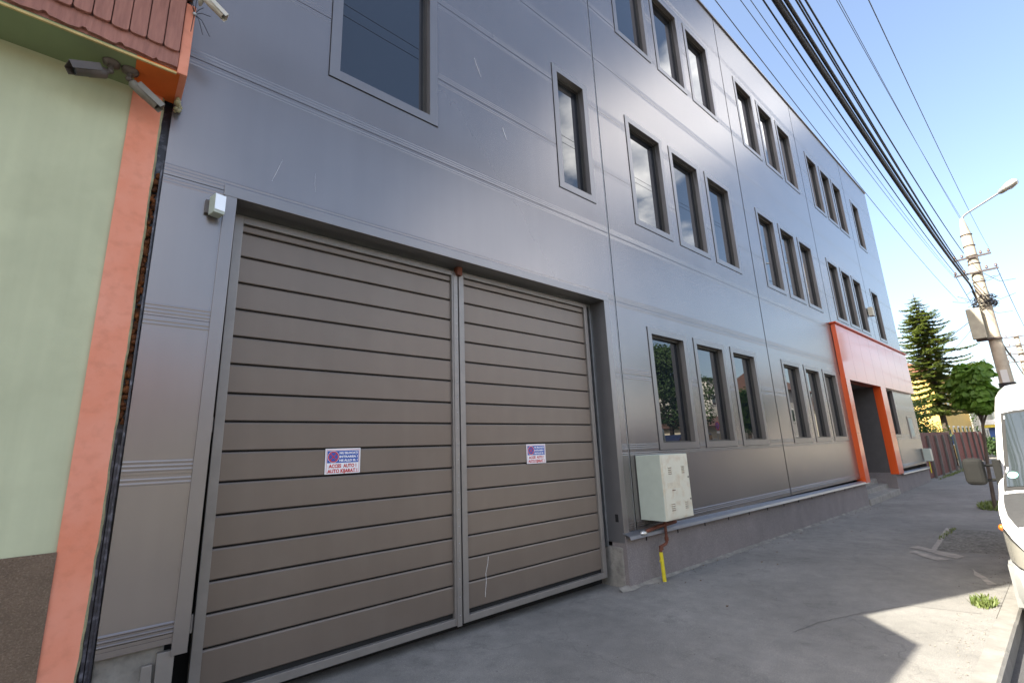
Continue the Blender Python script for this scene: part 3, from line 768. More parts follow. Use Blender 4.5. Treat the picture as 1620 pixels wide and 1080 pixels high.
b = MB(); b.prism([(.05, 5.2), (.05, 6.0), (3.5, 7.6), (9, 5.2)], 'x', -9, .13); b.build('roof', MATS['clay_tile'], NH)
# loose plaster at the parapet foot
b = MB()
for i in range(14):
    b.sphere((.20+rr.uniform(-.02, .02), -.05+rr.uniform(-.03, .03), 4.37+rr.uniform(-.05, .04)), rr.uniform(.008, .02), 6, 4)
b.build('mortar_lumps', RENDEREDGE, NH)

# ------------------------------------------------------------------ security cameras
def bullet(label, base, base_n, joint, aim, shell, L_=.22, w=.07, hood=True, group=None):
    """base: mount centre, base_n: mount normal, joint: where the arm meets the body, aim: direction the lens points"""
    base, joint, aim = Vector(base), Vector(joint), Vector(aim).normalized()
    t = thing('security_camera', label, 'camera', base, 0, group)
    nrm = Vector(base_n).normalized()
    b = MB(); b.tube([(0, 0, 0), nrm*.018, nrm*.034], [.052, .050, .022], 20); b.build('mount', CAMB if shell is not CAMW else CAMW, t)
    b = MB(); b.tube([nrm*.03, nrm*.07, (joint-base)*.75+nrm*.02, joint-base], [.018, .015, .013, .015], 10); b.sphere(nrm*.07, .022, 10, 7); b.build('arm', CAMB if shell is not CAMW else CAMW, t)
    side = aim.cross(Vector((0, 0, 1))).normalized(); upv = side.cross(aim)
    R = Matrix((side, aim, upv)).transposed().to_4x4(); M = Matrix.Translation(joint-base) @ R
    b = MB()
    P = [(w/2*math.cos(a)*(1.05 if abs(math.cos(a)) > .5 else 1), w/2*.85*math.sin(a)) for a in [math.pi*2*i/16 for i in range(16)]]
    def rng(y, k): return [M @ Vector((u*k, y, v*k)) for u, v in P]
    rings = [rng(-.01, .55), rng(.0, .95), rng(L_*.55, 1.0), rng(L_*.56, .9), rng(L_, .9), rng(L_+.004, .75)]
    vs = [v for r in rings for v in r]; fs = []
    for i in range(5):
        for j in range(16): fs.append((i*16+j, i*16+(j+1) % 16, (i+1)*16+(j+1) % 16, (i+1)*16+j))
    fs.append(tuple(range(15, -1, -1)))
    b.add(vs, fs, True); body = b.build('housing', shell, t)
    b = MB(); r = rng(L_-.004, .72); b.add(r, [tuple(range(16))]); b.build('lens', VGLASS, body)
    if hood:
        b = MB(); h = w*.5
        b.box(-h*1.12, h*1.12, L_*.15, L_*1.15, h*.92, h*1.02, M); b.box(-h*1.16, -h*1.1, L_*.15, L_*1.15, -h*.2, h*1.0, M); b.box(h*1.1, h*1.16, L_*.15, L_*1.15, -h*.2, h*1.0, M)
        b.build('sun_hood', shell, body, .002)
    return t
bullet('dark bullet camera on the green soffit pointing left along the wall', (-.22, -.20, 4.418), (0, 0, -1), (-.245, -.20, 4.315), (-.84, -.22, -.50), CAMB, .175, .088)
bullet('grey bullet camera on the soffit corner pointing down past the orange strip', (-.115, -.19, 4.418), (0, 0, -1), (-.095, -.185, 4.325), (.66, .05, -.45), CAMG, .19, .075)
wc = bullet('white bullet camera on top of the orange parapet end above loose wires', (.21, -.385, 5.13), (1, -.2, .1), (.25, -.44, 5.11), (1.1, .0, -.75), CAMW, .15, .06)
t = thing('cable_tangle', 'tangle of cut black wires tied to the orange parapet end', 'wires', (.20, -.385, 4.97))
rr = random.Random(9)
for i, (dx, dz, L_) in enumerate(((.10, .02, .5), (.11, -.16, 1), (.065, -.17, 1), (-.01, -.19, 1), (.05, .07, .6), (-.04, .06, .6), (.0, .12, .7), (-.03, .10, .6))):
    b = MB(); b.tube([(0, 0, 0), (dx*.45, -.025, dz*.35+.01), (dx, -.03, dz)], .0026, 5); b.build('wire', CABLE, t)
b = MB(); b.sphere((0, -.005, 0), .014, 8, 6); b.build('tie', GALV, t)

# ------------------------------------------------------------------ utility poles and cables
def pole(x, y, h, label, lamp=False, arms=(), r0=.20, r1=.155, box=False, group='concrete utility poles along the kerb'):
    z0 = gz(x); t = thing('utility_pole', label, 'utility pole', (x, y, z0), 0, group)
    b = MB(); b.tube([(0, 0, -.2), (0, 0, h*.5), (0, 0, h-.78), (0, 0, h-.74), (0, 0, h)], [r0, (r0+r1)/2, r1, r1*.98, r1*.35], 16); b.build('shaft', PCONC, t)
    b = MB()
    for z in (h-.80, h-1.3, h-1.75, h-2.1, h-2.9): 
        if z > 0: b.tube([(0, 0, z), (0, 0, z+.03)], r1*1.14 + (h-z)*.003, 16)
    b.build('steel_band', STEEL, t)
    for (z, half) in arms:
        b = MB(); b.box(-r1-.08, -r1-.02, -half, half, z-.035, z+.035); a = b.build('crossarm', STEEL, t, .004)
        for s in (-1, -.55, .55, 1):
            b = MB(); yy = s*(half-.06); b.tube([(-r1-.05, yy, z+.03), (-r1-.05, yy, z+.10)], .012, 6)
            b.tube([(-r1-.05, yy, z+.08), (-r1-.05, yy, z+.11), (-r1-.05, yy, z+.13), (-r1-.05, yy, z+.16), (-r1-.05, yy, z+.20)], [.045, .055, .03, .045, .02], 10); b.build('insulator', PORC, a)
    return t
P1 = pole(27.0, -2.94, 10.83, 'tall concrete utility pole with curved street lamp, two crossarms and a steel box', arms=((9.0, .58), (8.33, .67)), r0=.235, r1=.17)
# coil bundle, clamp hardware and cabinet on the pole
b = MB(); rr = random.Random(21)
for i in range(26):
    z = 7.10 + rr.uniform(-.22, .2); R_ = .25+rr.uniform(0, .16); a0 = rr.uniform(0, 6)
    b.tube([((R_)*math.cos(a0+k*.35), (R_)*math.sin(a0+k*.35), z+.05*math.sin(k+i)) for k in range(rr.randint(8, 17))], .012, 5)
b.build('cable_coil', CABLE, P1)
b = MB()
for i in range(16):
    a = rr.uniform(0, 6.28); z = rr.uniform(6.9, 8.8); p = Vector(((.2)*math.cos(a), .2*math.sin(a), z)); q = p + Vector((rr.uniform(-.3, .1), rr.uniform(-.9, .9), rr.uniform(-1.2, .2)))
    m_ = (p+q)/2 + Vector((0, 0, -.25)); b.tube([p, m_, q], .009, 5)
b.build('jumper_wire', CABLE, P1)
b = MB(); b.box(-.45, -.18, .17, .60, 5.57, 6.83); cb = b.build('equipment_box', mat('weathered_box', (.36, .34, .27), rough=.6, var=.2, vscale=4), P1, .03)
b = MB(); b.box(-.30, .05, -.22, .52, 5.50, 5.56); b.build('box_bracket', STEEL, P1)
b = MB(); b.box(-.245, -.225, -.10, .10, 3.75, 4.25); b.build('notice', mat('pale_notice', (.55, .56, .55), rough=.6), P1)
b = MB(); b.tube([(0, 0, 3.55), (0, 0, 3.75)], .25, 14); b.build('black_band', CABLE, P1)
LA = thing('street_lamp', 'curved arm street lamp with pale glass head on top of the near pole', 'street lamp', (27.0, -2.94, gz(27)+10.72))
b = MB(); pts = [(0, 0, -.1), (0, 0, .05), (-.03, -.08, .17), (-.15, -.22, .22), (-1.5, -1.28, .20)]
b.tube(pts, .035, 8); b.build('arm', LUMB, LA)
b = MB(); d0 = Vector((-1.5, -1.28, .20)); dr_ = Vector((-1.2, -.66, -.06)).normalized()
b.tube([d0, d0+dr_*.10, d0+dr_*.42], [.06, .10, .12], 12); b.build('head', LUMB, LA)
b = MB(); b.tube([d0+dr_*.42, d0+dr_*.62, d0+dr_*.9, d0+dr_*1.0], [.12, .16, .13, .03], 12); b.build('glass_cover', LUMG, LA)
P2 = pole(52.5, -2.95, 9.6, 'distant concrete utility pole with four crossarms', arms=((8.9, 1.0), (8.2, .9), (7.6, 1.0), (7.0, .8)), group='concrete utility poles along the kerb')
P3 = pole(80, -3.0, 9.0, 'farthest concrete utility pole down the street', arms=((8.3, 1.0), (7.6, .9)))
P0 = pole(-11, -3.0, 10, 'concrete utility pole behind the viewer', arms=((8.75, 1.05), (7.9, 1.15)))

def ray_at_y(px, py, y):
    x = (px-810)/FPX; v = -(py-540)/FPX
    d = r2*x + u2*v + fw
    t_ = (y-CAM.y)/d.y
    return CAM + d*t_
def wire(top_px, py, yc, end, rad, m, label, sag=.8):
    N_ = ray_at_y(top_px, py, yc); E_ = Vector(end); xw = -11.0
    u = (N_.x-E_.x)/(xw-E_.x)
    # height at the west pole so that the sagging cable goes through N_
    zs = sag*4*u*(1-u)
    zw = E_.z + (N_.z + zs - E_.z)/u
    yw = E_.y + (N_.y-E_.y)/u
    pts = []
    for i in range(25):
        w = i/24; pts.append((E_.x+(xw-E_.x)*w, E_.y+(yw-E_.y)*w, E_.z+(zw-E_.z)*w - sag*4*w*(1-w)))
    b = MB(); c0 = Vector(pts[0]); b.tube(pts, rad, 6)
    return tag(b.build('overhead_cable', m), label, 'cable', 'overhead cables strung along the street')
ex, ey, ez = 26.8, -2.90, gz(27)
WL = [(1131, 0, -2.32, (26.7, -2.2, 7.0), .0055, THINW, 'lone thin wire nearest the roof edge of the metal building'),
 (1171, 0, -2.50, (26.7, -2.28, 8.0), .0045, THINW, 'thin wire second from the building roof edge'),
 (1187, 0, -2.58, (26.7, -2.29, 8.07), .0045, THINW, 'thin wire third from the building roof edge'),
 (1207, 0, -2.66, (26.7, -2.35, 8.12), .010, CABLE, 'medium black cable just left of the thickest bundle'),
 (1226, 0, -2.75, (26.7, -2.67, 7.62), .034, CABLE, 'thickest black cable bundle over the pavement'),
 (1232, 0, -2.76, (26.7, -2.65, 7.69), .026, CABLE, 'thick black cable pressed against the thickest bundle'),
 (1243, 0, -2.82, (26.7, -2.68, 7.80), .024, CABLE, 'second thick black cable right of the bundle'),
 (1259, 0, -2.9, (26.7, -2.62, 8.2), .011, CABLE, 'left one of a close pair of medium cables'),
 (1264, 0, -2.92, (26.7, -2.60, 8.3), .011, CABLE, 'right one of a close pair of medium cables'),
 (1274, 0, -2.97, (26.7, -2.74, 8.95), .012, CABLE, 'medium cable bowing out right of the cable pair'),
 (1323, 0, -2.9, (27, -2.96, 10.45), .0055, THINW, 'left strand of the twin wire running to the lamp'),
 (1327, 0, -2.9, (27, -2.92, 10.45), .0055, THINW, 'right strand of the twin wire running to the lamp'),
 (1374, 0, -3.7, (26.7, -3.5, 8.92), .0045, THINW, 'lone thin wire farthest right against the sky')]
for a in WL: wire(*a)
def span(p, q, rad, m, label, sag=.5):
    p, q = Vector(p), Vector(q); pts = []
    for i in range(17):
        w = i/16; v = p.lerp(q, w); v.z -= sag*4*w*(1-w); pts.append(v)
    b = MB(); b.tube(pts, rad, 5); return tag(b.build('overhead_cable', m), label, 'cable', 'overhead cables strung along the street')
span((26.7, -2.67, 7.62), (52.4, -2.55, 6.9), .035, CABLE, 'thick cable bundle between the near and the distant pole')
span((26.7, -2.68, 7.3), (52.4, -2.6, 6.6), .02, CABLE, 'thinner cable under the bundle beyond the near pole')
span((26.7, -3.55, 8.15), (52.4, -3.75, 8.0), .012, THINW, 'wire from the right crossarm tip to the distant pole')
span((26.7, -2.3, 8.15), (52.4, -2.1, 8.3), .012, THINW, 'wire from the left crossarm tip to the distant pole')
span((52.4, -2.5, ez+7.2), (80, -2.6, ez+6.9), .03, CABLE, 'cable bundle beyond the distant pole', .4)
span((27, -2.8, ez+6.7), (33.5, 2.6, ez+5.1), .012, CABLE, 'service cable dropping from the pole towards the spruce', .25)
span((27, -2.8, ez+6.6), (26.45, .05, ez+4.0), .008, CABLE, 'service cable drooping from the pole to the building corner', .3)

for pts_, w_ in ((((750, 92), (754, 104), (757, 112), (761, 123)), .004), (((795, 202), (798, 212), (802, 222)), .006), (((447, 253), (440, 268), (430, 287)), .0010), (((499, 275), (498, 292), (499, 305)), .0005)):
    L_ = [ray_at_y(x, y, 0) for x, y in pts_]; scratch([(v.x, v.z) for v in L_], w_, -.0026)

# ------------------------------------------------------------------ vegetation
def leaf_shape(kind):
    if kind == 'heart': return [(0, 0), (.38, -.12), (.5, .2), (.3, .65), (0, 1.05), (-.3, .65), (-.5, .2), (-.38, -.12)]
    if kind == 'blade': return [(-.12, 0), (.12, 0), (.09, .6), (0, 1), (-.09, .6)]
    if kind == 'twig': return [(-.10, 0), (.10, 0), (.22, .35), (.13, .75), (0, 1), (-.13, .75), (-.22, .35)]
    return [(0, 0), (.3, .25), (.28, .65), (0, 1), (-.28, .65), (-.3, .25)]
def put_leaf(b, p, size, nrm, up_, kind, fold=.18):
    nrm = nrm.normalized(); s = nrm.cross(up_);
    if s.length < 1e-4: s = nrm.orthogonal()
    s = s.normalized(); u_ = s.cross(nrm).normalized()
    sh_ = leaf_shape(kind)
    vs = [p + s*(x*size) + u_*(y*size) + nrm*(abs(x)*fold*size) for x, y in sh_]
    b.add(vs, [tuple(range(len(sh_)))])
def crown(clumps, n, size, kind, seed, droop=False):
    b = MB(); rr = random.Random(seed)
    wts = [c[1][0]*c[1][1]*c[1][2] for c in clumps]; tot = sum(wts)
    for (c, r), w in zip(clumps, wts):
        for _ in range(max(8, int(n*w/tot))):
            while True:
                v = Vector((rr.uniform(-1, 1), rr.uniform(-1, 1), rr.uniform(-1, 1)))
                if .25 < v.length < 1: break
            v *= (v.length**-.4) if v.length > .3 else 1
            p = Vector(c) + Vector((v.x*r[0], v.y*r[1], v.z*r[2]))
            nrm = v*.8 + Vector((rr.uniform(-.6, .6), rr.uniform(-.6, .6), rr.uniform(-.2, .9)))
            if droop: nrm = Vector((v.x, v.y, .55+.4*v.z)) + Vector((rr.uniform(-.35, .35), rr.uniform(-.35, .35), 0)); u_ = Vector((0, 0, -1)) + Vector((v.x, v.y, 0))*.4
            else: u_ = Vector((rr.uniform(-1, 1), rr.uniform(-1, 1), rr.uniform(-1, 1)))
            put_leaf(b, p, size*rr.uniform(.65, 1.25), nrm, -u_ if droop else u_, kind)
    return b
def limbs(b, base, top, tips, r0, rr):
    base, top = Vector(base), Vector(top)
    mid = (base+top)/2 + Vector((rr.uniform(-.05, .05), rr.uniform(-.05, .05), 0))
    b.tube([base, mid, top], [r0, r0*.8, r0*.6], 10)
    for tpt in tips:
        tpt = Vector(tpt); m_ = top.lerp(tpt, .5) + Vector((0, 0, -.1*(tpt-top).length))
        b.tube([top - (top-base)*.12, m_, tpt], [r0*.36, r0*.24, r0*.08], 6)
def tree(name, label, cat, loc, h_tr, r0, clumps, n, size, kind, lm, seed, droop=False, group=None, lean=(0, 0)):
    t = thing(name, label, cat, loc, 0, group); rr = random.Random(seed)
    b = MB(); limbs(b, (0, 0, -.1), (lean[0], lean[1], h_tr), [c[0] for c in clumps[::max(1, len(clumps)//7)]], r0, rr); b.build('trunk', BARK, t)
    crown(clumps, n, size, kind, seed, droop).build('crown', lm, t, recalc=False)
    return t
# young broad-leaved street tree
cl = []; rr = random.Random(31)
for i in range(24):
    a = rr.uniform(0, 6.28); r = rr.uniform(.1, .42); z = rr.uniform(-.45, .46)
    k = math.sqrt(max(.05, 1-(z/.75)**2))
    cl.append(((math.cos(a)*r*k, -.22+math.sin(a)*r*k, 2.98+z), (.30*k, .30*k, .24)))
tree('street_tree', 'young round headed tree with large heart shaped leaves in the pavement', 'tree', (17.3, -2.56, gz(17.3)), 2.35, .045, cl, 1700, .185, 'heart', LEAF_CAT, 5, True, lean=(0, -.2))
# spruce
def spruce(loc, h, rad, label, seed):
    t = thing('spruce_tree', label, 'tree', loc); rr = random.Random(seed)
    b = MB(); b.tube([(0, 0, -.1), (0, 0, h*.5), (0, 0, h)], [.20, .11, .015], 8); b.build('trunk', BARK, t)
    nb = MB(); z = 3.3
    while z < h-.15:
        f = 1-(z/h); R_ = rad*(f**.62)*rr.uniform(.6, 1.2); nbr = 5 if f > .15 else 4; a0 = rr.uniform(0, 6.28)
        for k in range(nbr):
            a = a0 + 2*math.pi*k/nbr + rr.uniform(-.25, .25); L_ = R_*rr.uniform(.6, 1.12)
            d = Vector((math.cos(a), math.sin(a), 0)); steps = max(4, int(L_/.085)); sd = Vector((-d.y, d.x, 0))
            prev = Vector((0, 0, z)); path = [prev]
            for j in range(1, steps+1):
                w = j/steps; p = Vector((0, 0, z)) + d*(L_*w) + Vector((0, 0, -.22*L_*math.sin(w*1.7) + .18*L_*w*w)); path.append(p)
                tw = .42*(1-w*.55)*min(1, L_)
                for s in (-1, 1):
                    q = sd*s
                    for m_ in range(7):
                        l_ = tw*rr.uniform(.4, .9); dirv = (q*rr.uniform(.3, 1)+d*rr.uniform(.2, .8)+Vector((0, 0, rr.uniform(-.65, .1)))).normalized()
                        st_ = p + q*tw*rr.uniform(0, .5)
                        put_leaf(nb, st_, l_, Vector((rr.uniform(-.4, .4), rr.uniform(-.4, .4), 1)), dirv, 'twig', .1)
            nb.tube(path, [.03*(1-i/len(path))+.006 for i in range(len(path))], 4, False)
        z += .20 + .20*f
    nb.build('crown', LEAF_SPR, t, recalc=False)
spruce((39.5, .75, gz(39.5)), 10.9, 4.3, 'dark pointed spruce rising above the fence beyond the metal building', 3)
# bushes behind the fence
def bush(label, loc, r, n, size, lm, seed, group=None):
    cl = []; rr = random.Random(seed)
    for i in range(9): cl.append(((rr.uniform(-.6, .6)*r[0], rr.uniform(-.6, .6)*r[1], r[2]*rr.uniform(.5, 1.3)), (r[0]*.5, r[1]*.5, r[2]*.45)))
    return tree('bush', label, 'bush', loc, r[2]*.5, .05, cl, n, size, 'leaf', lm, seed, group=group)
bush('leafy green shrub leaning over the near end of the red fence', (33.0, 1.6, gz(30)), (2.0, 1.1, 2.5), 5200, .12, LEAF_SHR, 41)
bush('darker shrub at the foot of the spruce behind the fence', (37.0, 1.3, gz(30)), (1.8, .9, 1.7), 3000, .11, LEAF_SPR, 42)
bush('dark hedge bush at the far end of the red fence', (53.5, -.2, gz(30)), (2.0, 1.0, 1.0), 2000, .13, LEAF_OLD, 43)
def bigtree(label, loc, h, r, n, size, seed, lm=LEAF_OLD, group='trees along the far side of the street'):
    cl = []; rr = random.Random(seed)
    for i in range(22):
        a = rr.uniform(0, 6.28); q = rr.uniform(.15, .75)*r; z = rr.uniform(-.75, .8); k = math.sqrt(max(.12, 1-z*z))
        cl.append(((math.cos(a)*q*k, math.sin(a)*q*k, h-r*1.05+z*r), (r*.38, r*.38, r*.30)))
    return tree('leafy_tree', label, 'tree', loc, h-r*1.8, .22, cl, n, size, 'leaf', lm, seed, group=group)
bigtree('round leafy tree on the far pavement facing the three near windows', (29.3, -13.0, gz(26)), 8.7, 3.0, 19000, .15, 51)
bigtree('second leafy tree on the far pavement opposite the entrance', (41.3, -13.0, gz(26)), 6.4, 1.8, 6000, .15, 52)
bigtree('smaller leafy tree on the far pavement opposite the second window group', (65, -12.8, gz(26)), 5.2, 1.9, 4500, .15, 53)
bigtree('leafy tree opposite the gate', (6, -15.5, -.3), 6.5, 2.6, 6000, .17, 54)
bigtree('tall leafy tree opposite the green house', (-7, -16.5, -.3), 8.0, 3.2, 6000, .2, 55)
bigtree('distant leafy tree at the end of the street', (95, -1.5, -.3), 7.0, 3.5, 4000, .25, 56, group='distant trees down the street')
bigtree('broad distant tree beyond the yellow house', (72, 4.5, -.3), 6.0, 3.2, 4000, .22, 57, group='distant trees down the street')
# grass tufts
def grass(name, cx, cy, rx, ry, n, seed, h=.09):
    b = MB(); rr = random.Random(seed)
    for i in range(n):
        a = rr.uniform(0, 6.28); q = math.sqrt(rr.random()); x, y = cx+q*rx*math.cos(a), cy+q*ry*math.sin(a)
        put_leaf(b, Vector((x, y, gz(x))), h*rr.uniform(.4, 1.2), Vector((rr.uniform(-1, 1), rr.uniform(-1, 1), .4)), Vector((rr.uniform(-.7, .7), rr.uniform(-.7, .7), 1)), 'blade')
    return tag(b.build(name, GRASSM, recalc=False), kind='stuff')
grass('grass_tuft', 18.0, -2.55, .9, .35, 500, 61, .14)
grass('grass_tuft', 7.55, -3.18, .26, .10, 260, 62, .07)
grass('grass_tuft', 12.6, -2.25, .9, .05, 160, 63, .05)
grass('grass_tuft', 34, -.15, 7.0, .12, 500, 64, .10)

# ------------------------------------------------------------------ fence and yellow house beyond
F1 = thing('sheet_fence', 'red brown metal sheet fence with grey posts beyond the building', 'fence', (27.0, .10, gz(27)))
x = 0.0
b = MB()
while x < 8.0:
    b.box(x+.02, x+.48, .0, .025, .05, 1.98); x += .5
b.build('sheet_panel', FENCE, F1, .004)
for x in (1.3, 3.3, 5.3, 7.3): m_ = MB(); m_.box(x, x+.11, -.09, .0, -.1, 1.85); m_.build('post', POSTG, F1, .01)
F2 = thing('board_fence', 'brighter red brown board fence with thin rails nearer the yellow house', 'fence', (36.0, .02, gz(36)))
b = MB(); x = 0.0
while x < 13.0: b.box(x+.01, x+.30, .0, .025, .05, 1.96); x += .32
b.build('board_panel', mat('red_boards', (.19, .040, .028), rough=.7, var=.2, vscale=3), F2)
for x in (2.0, 4.6, 7.2, 9.8, 12.4): m_ = MB(); m_.box(x, x+.12, -.09, .0, -.1, 1.95); m_.build('post', POSTG, F2, .01)
b = MB(); b.box(-.35, .0, -.02, .06, 0, 1.85); b.build('gate_panel', mat('grey_green_panel', (.10, .12, .11), rough=.7), F2)
YH = thing('yellow_house', 'tall sunlit yellow ochre house behind the spruce and the red fence', 'house', (48.5, 1.9, gz(40)))
b = MB(); b.box(0, 16, 0, 10, 0, 6.6); b.build('wall', YHOUSE, YH)
b = MB(); b.prism([(-.5, 6.5), (10.5, 6.5), (5, 9.6)], 'x', -.4, 16.4); b.build('roof', MATS['clay_tile'], YH)
for k in range(6):
    for z in (1.0, 4.0):
        b = MB(); b.box(1.2+2.5*k, 2.2+2.5*k, -.04, -.005, z, z+1.5); w = b.build('window', WHITEP, YH)
        b = MB(); b.box(1.3+2.5*k, 2.1+2.5*k, -.05, -.041, z+.1, z+1.4); b.build('pane', VGLASS, w)
b = MB(); b.tube([(-.08, -.08, 0), (-.08, -.08, 6.4)], .06, 8); b.build('downpipe', STEEL, YH)
b = MB(); b.tube([(-.2, -.2, 3.4), (-2.4, -.6, 3.4)], .09, 8); b.build('flue_pipe', GALV, YH)
def house(name, label, x0, x1, y0, y1, h, wm, roofm, rh=2.2, group='houses on the far side of the street', wx=2.6, side=1):
    t = thing(name, label, 'house', (x0, y0, gz(min(max(x0, 0), 26)))); w, d = x1-x0, y1-y0
    b = MB(); b.box(0, w, 0, d, -.3, h); b.build('wall', wm, t)
    b = MB()
    if rh > 0: b.prism([(-.5, h), (d+.5, h), (d/2, h+rh)], 'x', -.4, w+.4)
    else: b.box(-.2, w+.2, -.2, d+.2, h, h+.25)
    b.build('roof', roofm, t)
    yf = d if side > 0 else 0; k = 0; x = .8
    while x+1.2 < w:
        z = .9
        while z+1.6 < h:
            b = MB(); a = (yf+.01, yf+.05) if side > 0 else (yf-.05, yf-.01)
            b.box(x, x+1.1, a[0], a[1], z, z+1.4); wf = b.build('window', WHITEP, t)
            b = MB(); a = (yf+.051, yf+.06) if side > 0 else (yf-.06, yf-.051)
            b.box(x+.08, x+1.02, a[0], a[1], z+.08, z+1.32); b.build('pane', VGLASS, wf)
            z += 2.9
        x += wx
    return t
CREAMW = mat('cream_wall', (.55, .50, .40), rough=.95, var=.12, vscale=1); GREYW = mat('grey_rendered_wall', (.38, .37, .35), rough=.95, var=.1, vscale=1)
BRICKR = MATS['clay_tile']
house('low_house', 'low cream house with red tiled roof across the street', 38, 51, -22.5, -15.2, 3.3, CREAMW, mat('old_dark_tile', (.09, .05, .04), rough=.9, var=.2, vscale=6), 1.3)
house('white_block', 'plain white two storey block set behind the low red roofed house', 59, 74, -36, -25, 10.0, mat('white_wall', (.62, .60, .56), rough=.9, var=.1), DARK, 0)
house('grey_house', 'grey gabled house across the street with a small terrace', 55.5, 64, -22, -14.8, 7.2, GREYW, MATS['old_dark_tile'], 2.4)
house('row_house', 'long cream row house across from the gate', 6, 25, -27, -17.5, 4.0, CREAMW, BRICKR, 2.5)
house('row_house', 'pale row house behind the viewer across the street', -25, 3, -29, -19.5, 4.5, GREYW, BRICKR, 2.5)
house('street_end_house', 'faded house far down the right side of the street', 70, 95, -24.5, -14.5, 5.5, CREAMW, MATS['old_dark_tile'], 2.5)
house('corner_house', 'pale house far beyond the yellow one on the left side', 72, 96, 2.5, 10, 4.8, CREAMW, BRICKR, 2.4, group='houses beyond the yellow house', side=-1)
# far kiosk seen behind the tree
t = thing('kiosk', 'small blue kiosk with yellow and white awning far down the pavement', 'kiosk', (62, -1.6, gz(40)))
b = MB(); b.box(0, 3, 0, 2.2, 0, 2.3); b.build('cabin', mat('kiosk_blue', (.06, .14, .42), rough=.5), t)
b = MB(); b.box(-.6, 3.2, -.4, 2.6, 2.3, 2.55); b.build('awning', mat('awning_yellow', (.70, .56, .08), rough=.6), t)
b = MB(); b.box(-.65, -.61, -.45, 2.65, 2.55, 3.0); b.build('fascia_sign', WHITEP, t)

# ------------------------------------------------------------------ parked van
VX, VY = 7.02, -4.45
VAN = thing('parked_van', 'white delivery van with dark bonnet cover parked facing the viewer at the kerb', 'van', (VX, VY, gz(8)-.125))
# side profile: x, half-width, roof height, and lower edge
ST = [(0.00, .70, .78, .42), (.04, .80, .90, .36), (.12, .88, 1.00, .30), (.30, .945, 1.09, .27), (.60, .975, 1.19, .26), (.85, .985, 1.27, .25), (1.0, .988, 1.42, .25),
      (1.3, .99, 1.78, .25), (1.62, .99, 2.12, .25), (1.85, .99, 2.33, .25), (2.15, .99, 2.50, .25), (2.6, .99, 2.58, .25), (4.0, .99, 2.60, .25), (5.8, .985, 2.58, .25), (6.0, .96, 2.52, .28), (6.05, .90, 2.40, .34)]
def vst(x):
    for i in range(len(ST)-1):
        a, b_ = ST[i], ST[i+1]
        if a[0] <= x <= b_[0]:
            w = (x-a[0])/(b_[0]-a[0]); return [a[k]+(b_[k]-a[k])*w for k in (1, 2, 3)]
    return list(ST[-1][1:])
def vsec(x, t):
    """point of the body section, t from 0 (kerb-side sill) over the roof to 1 (road-side sill)"""
    W_, H_, B_ = vst(x); s = 1 if t < .5 else -1; q = t if t < .5 else 1-t    # q 0..0.5
    belt = min(1.15, H_-.12); rc = .17 if H_ > 1.5 else .13
    wt = W_ - (max(0, H_-1.15))*.085
    if q < .18: z = B_+(belt-B_)*(q/.18); w = W_ - .025*(1-q/.18)**2
    elif q < .32: k = (q-.18)/.14; z = belt+(H_-rc-belt)*k; w = W_+(wt-W_)*k
    elif q < .40: a = (q-.32)/.08*math.pi/2; z = H_-rc+rc*math.sin(a); w = wt-rc+rc*math.cos(a)
    else: k = (q-.40)/.10; z = H_+.03*math.sin(k*math.pi/2); w = (wt-rc)*(1-k)
    return Vector((x, s*w, z))
TS = [0, .06, .12, .18, .22, .27, .32, .34, .36, .38, .40, .44, .5]; TS = TS+[1-t for t in TS[-2::-1]]
xs = []
for i in range(len(ST)-1):
    n = max(1, int((ST[i+1][0]-ST[i][0])/.12)); xs += [ST[i][0]+(ST[i+1][0]-ST[i][0])*k/n for k in range(n)]
xs.append(ST[-1][0])
b = MB(); nT = len(TS)
b.add([vsec(x, t) for x in xs for t in TS], [(i*nT+j, i*nT+j+1, (i+1)*nT+j+1, (i+1)*nT+j) for i in range(len(xs)-1) for j in range(nT-1)], True)
b.add([vsec(0, t) for t in TS], [tuple(range(nT))]); b.add([vsec(6.05, t) for t in TS], [tuple(range(nT-1, -1, -1))])
b.add([vsec(x, t) for x in xs for t in (0, 1)], [(2*i, 2*i+1, 2*i+3, 2*i+2) for i in range(len(xs)-1)])
VB = b.build('body', VANW, VAN)
def vpatch(name, x0, x1, t0, t1, m, off=.006, nx=8, ntt=8, shape=None, parent=None):
    b = MB(); vs = []
    for i in range(nx+1):
        for j in range(ntt+1):
            u, v = i/nx, j/ntt
            a0, a1, c0, c1 = (x0, x1, t0, t1) if shape is None else shape(u, v)
            x = a0+(a1-a0)*u; t_ = c0+(c1-c0)*v
            p = vsec(x, t_); e = .01
            dx = vsec(min(6.04, x+e), t_)-vsec(max(0, x-e), t_); dt = vsec(x, min(1, t_+.01))-vsec(x, max(0, t_-.01)); n_ = dx.cross(dt)
            n_ = n_.normalized() if n_.length > 0 else Vector((0, 0, 1))
            if n_.dot(p-Vector((3, 0, 1.0))) < 0: n_ = -n_
            vs.append(p+n_*off)
    fs = [(i*(ntt+1)+j, i*(ntt+1)+j+1, (i+1)*(ntt+1)+j+1, (i+1)*(ntt+1)+j) for i in range(nx) for j in range(ntt)]
    b.add(vs, fs, True); return b.build(name, m, parent or VAN)
vpatch('windscreen_seal', .875, 1.70, .372, .628, RUBBER, .006)
ws = vpatch('windscreen', .91, 1.66, .385, .615, VGLASS, .012)
vpatch('bonnet_cover', .14, .82, .372, .628, BRA, .016)
for t0, t1 in ((.195, .30), (.70, .805)):
    vpatch('side_window', 1.35, 2.05, t0, t1, VGLASS, .006)
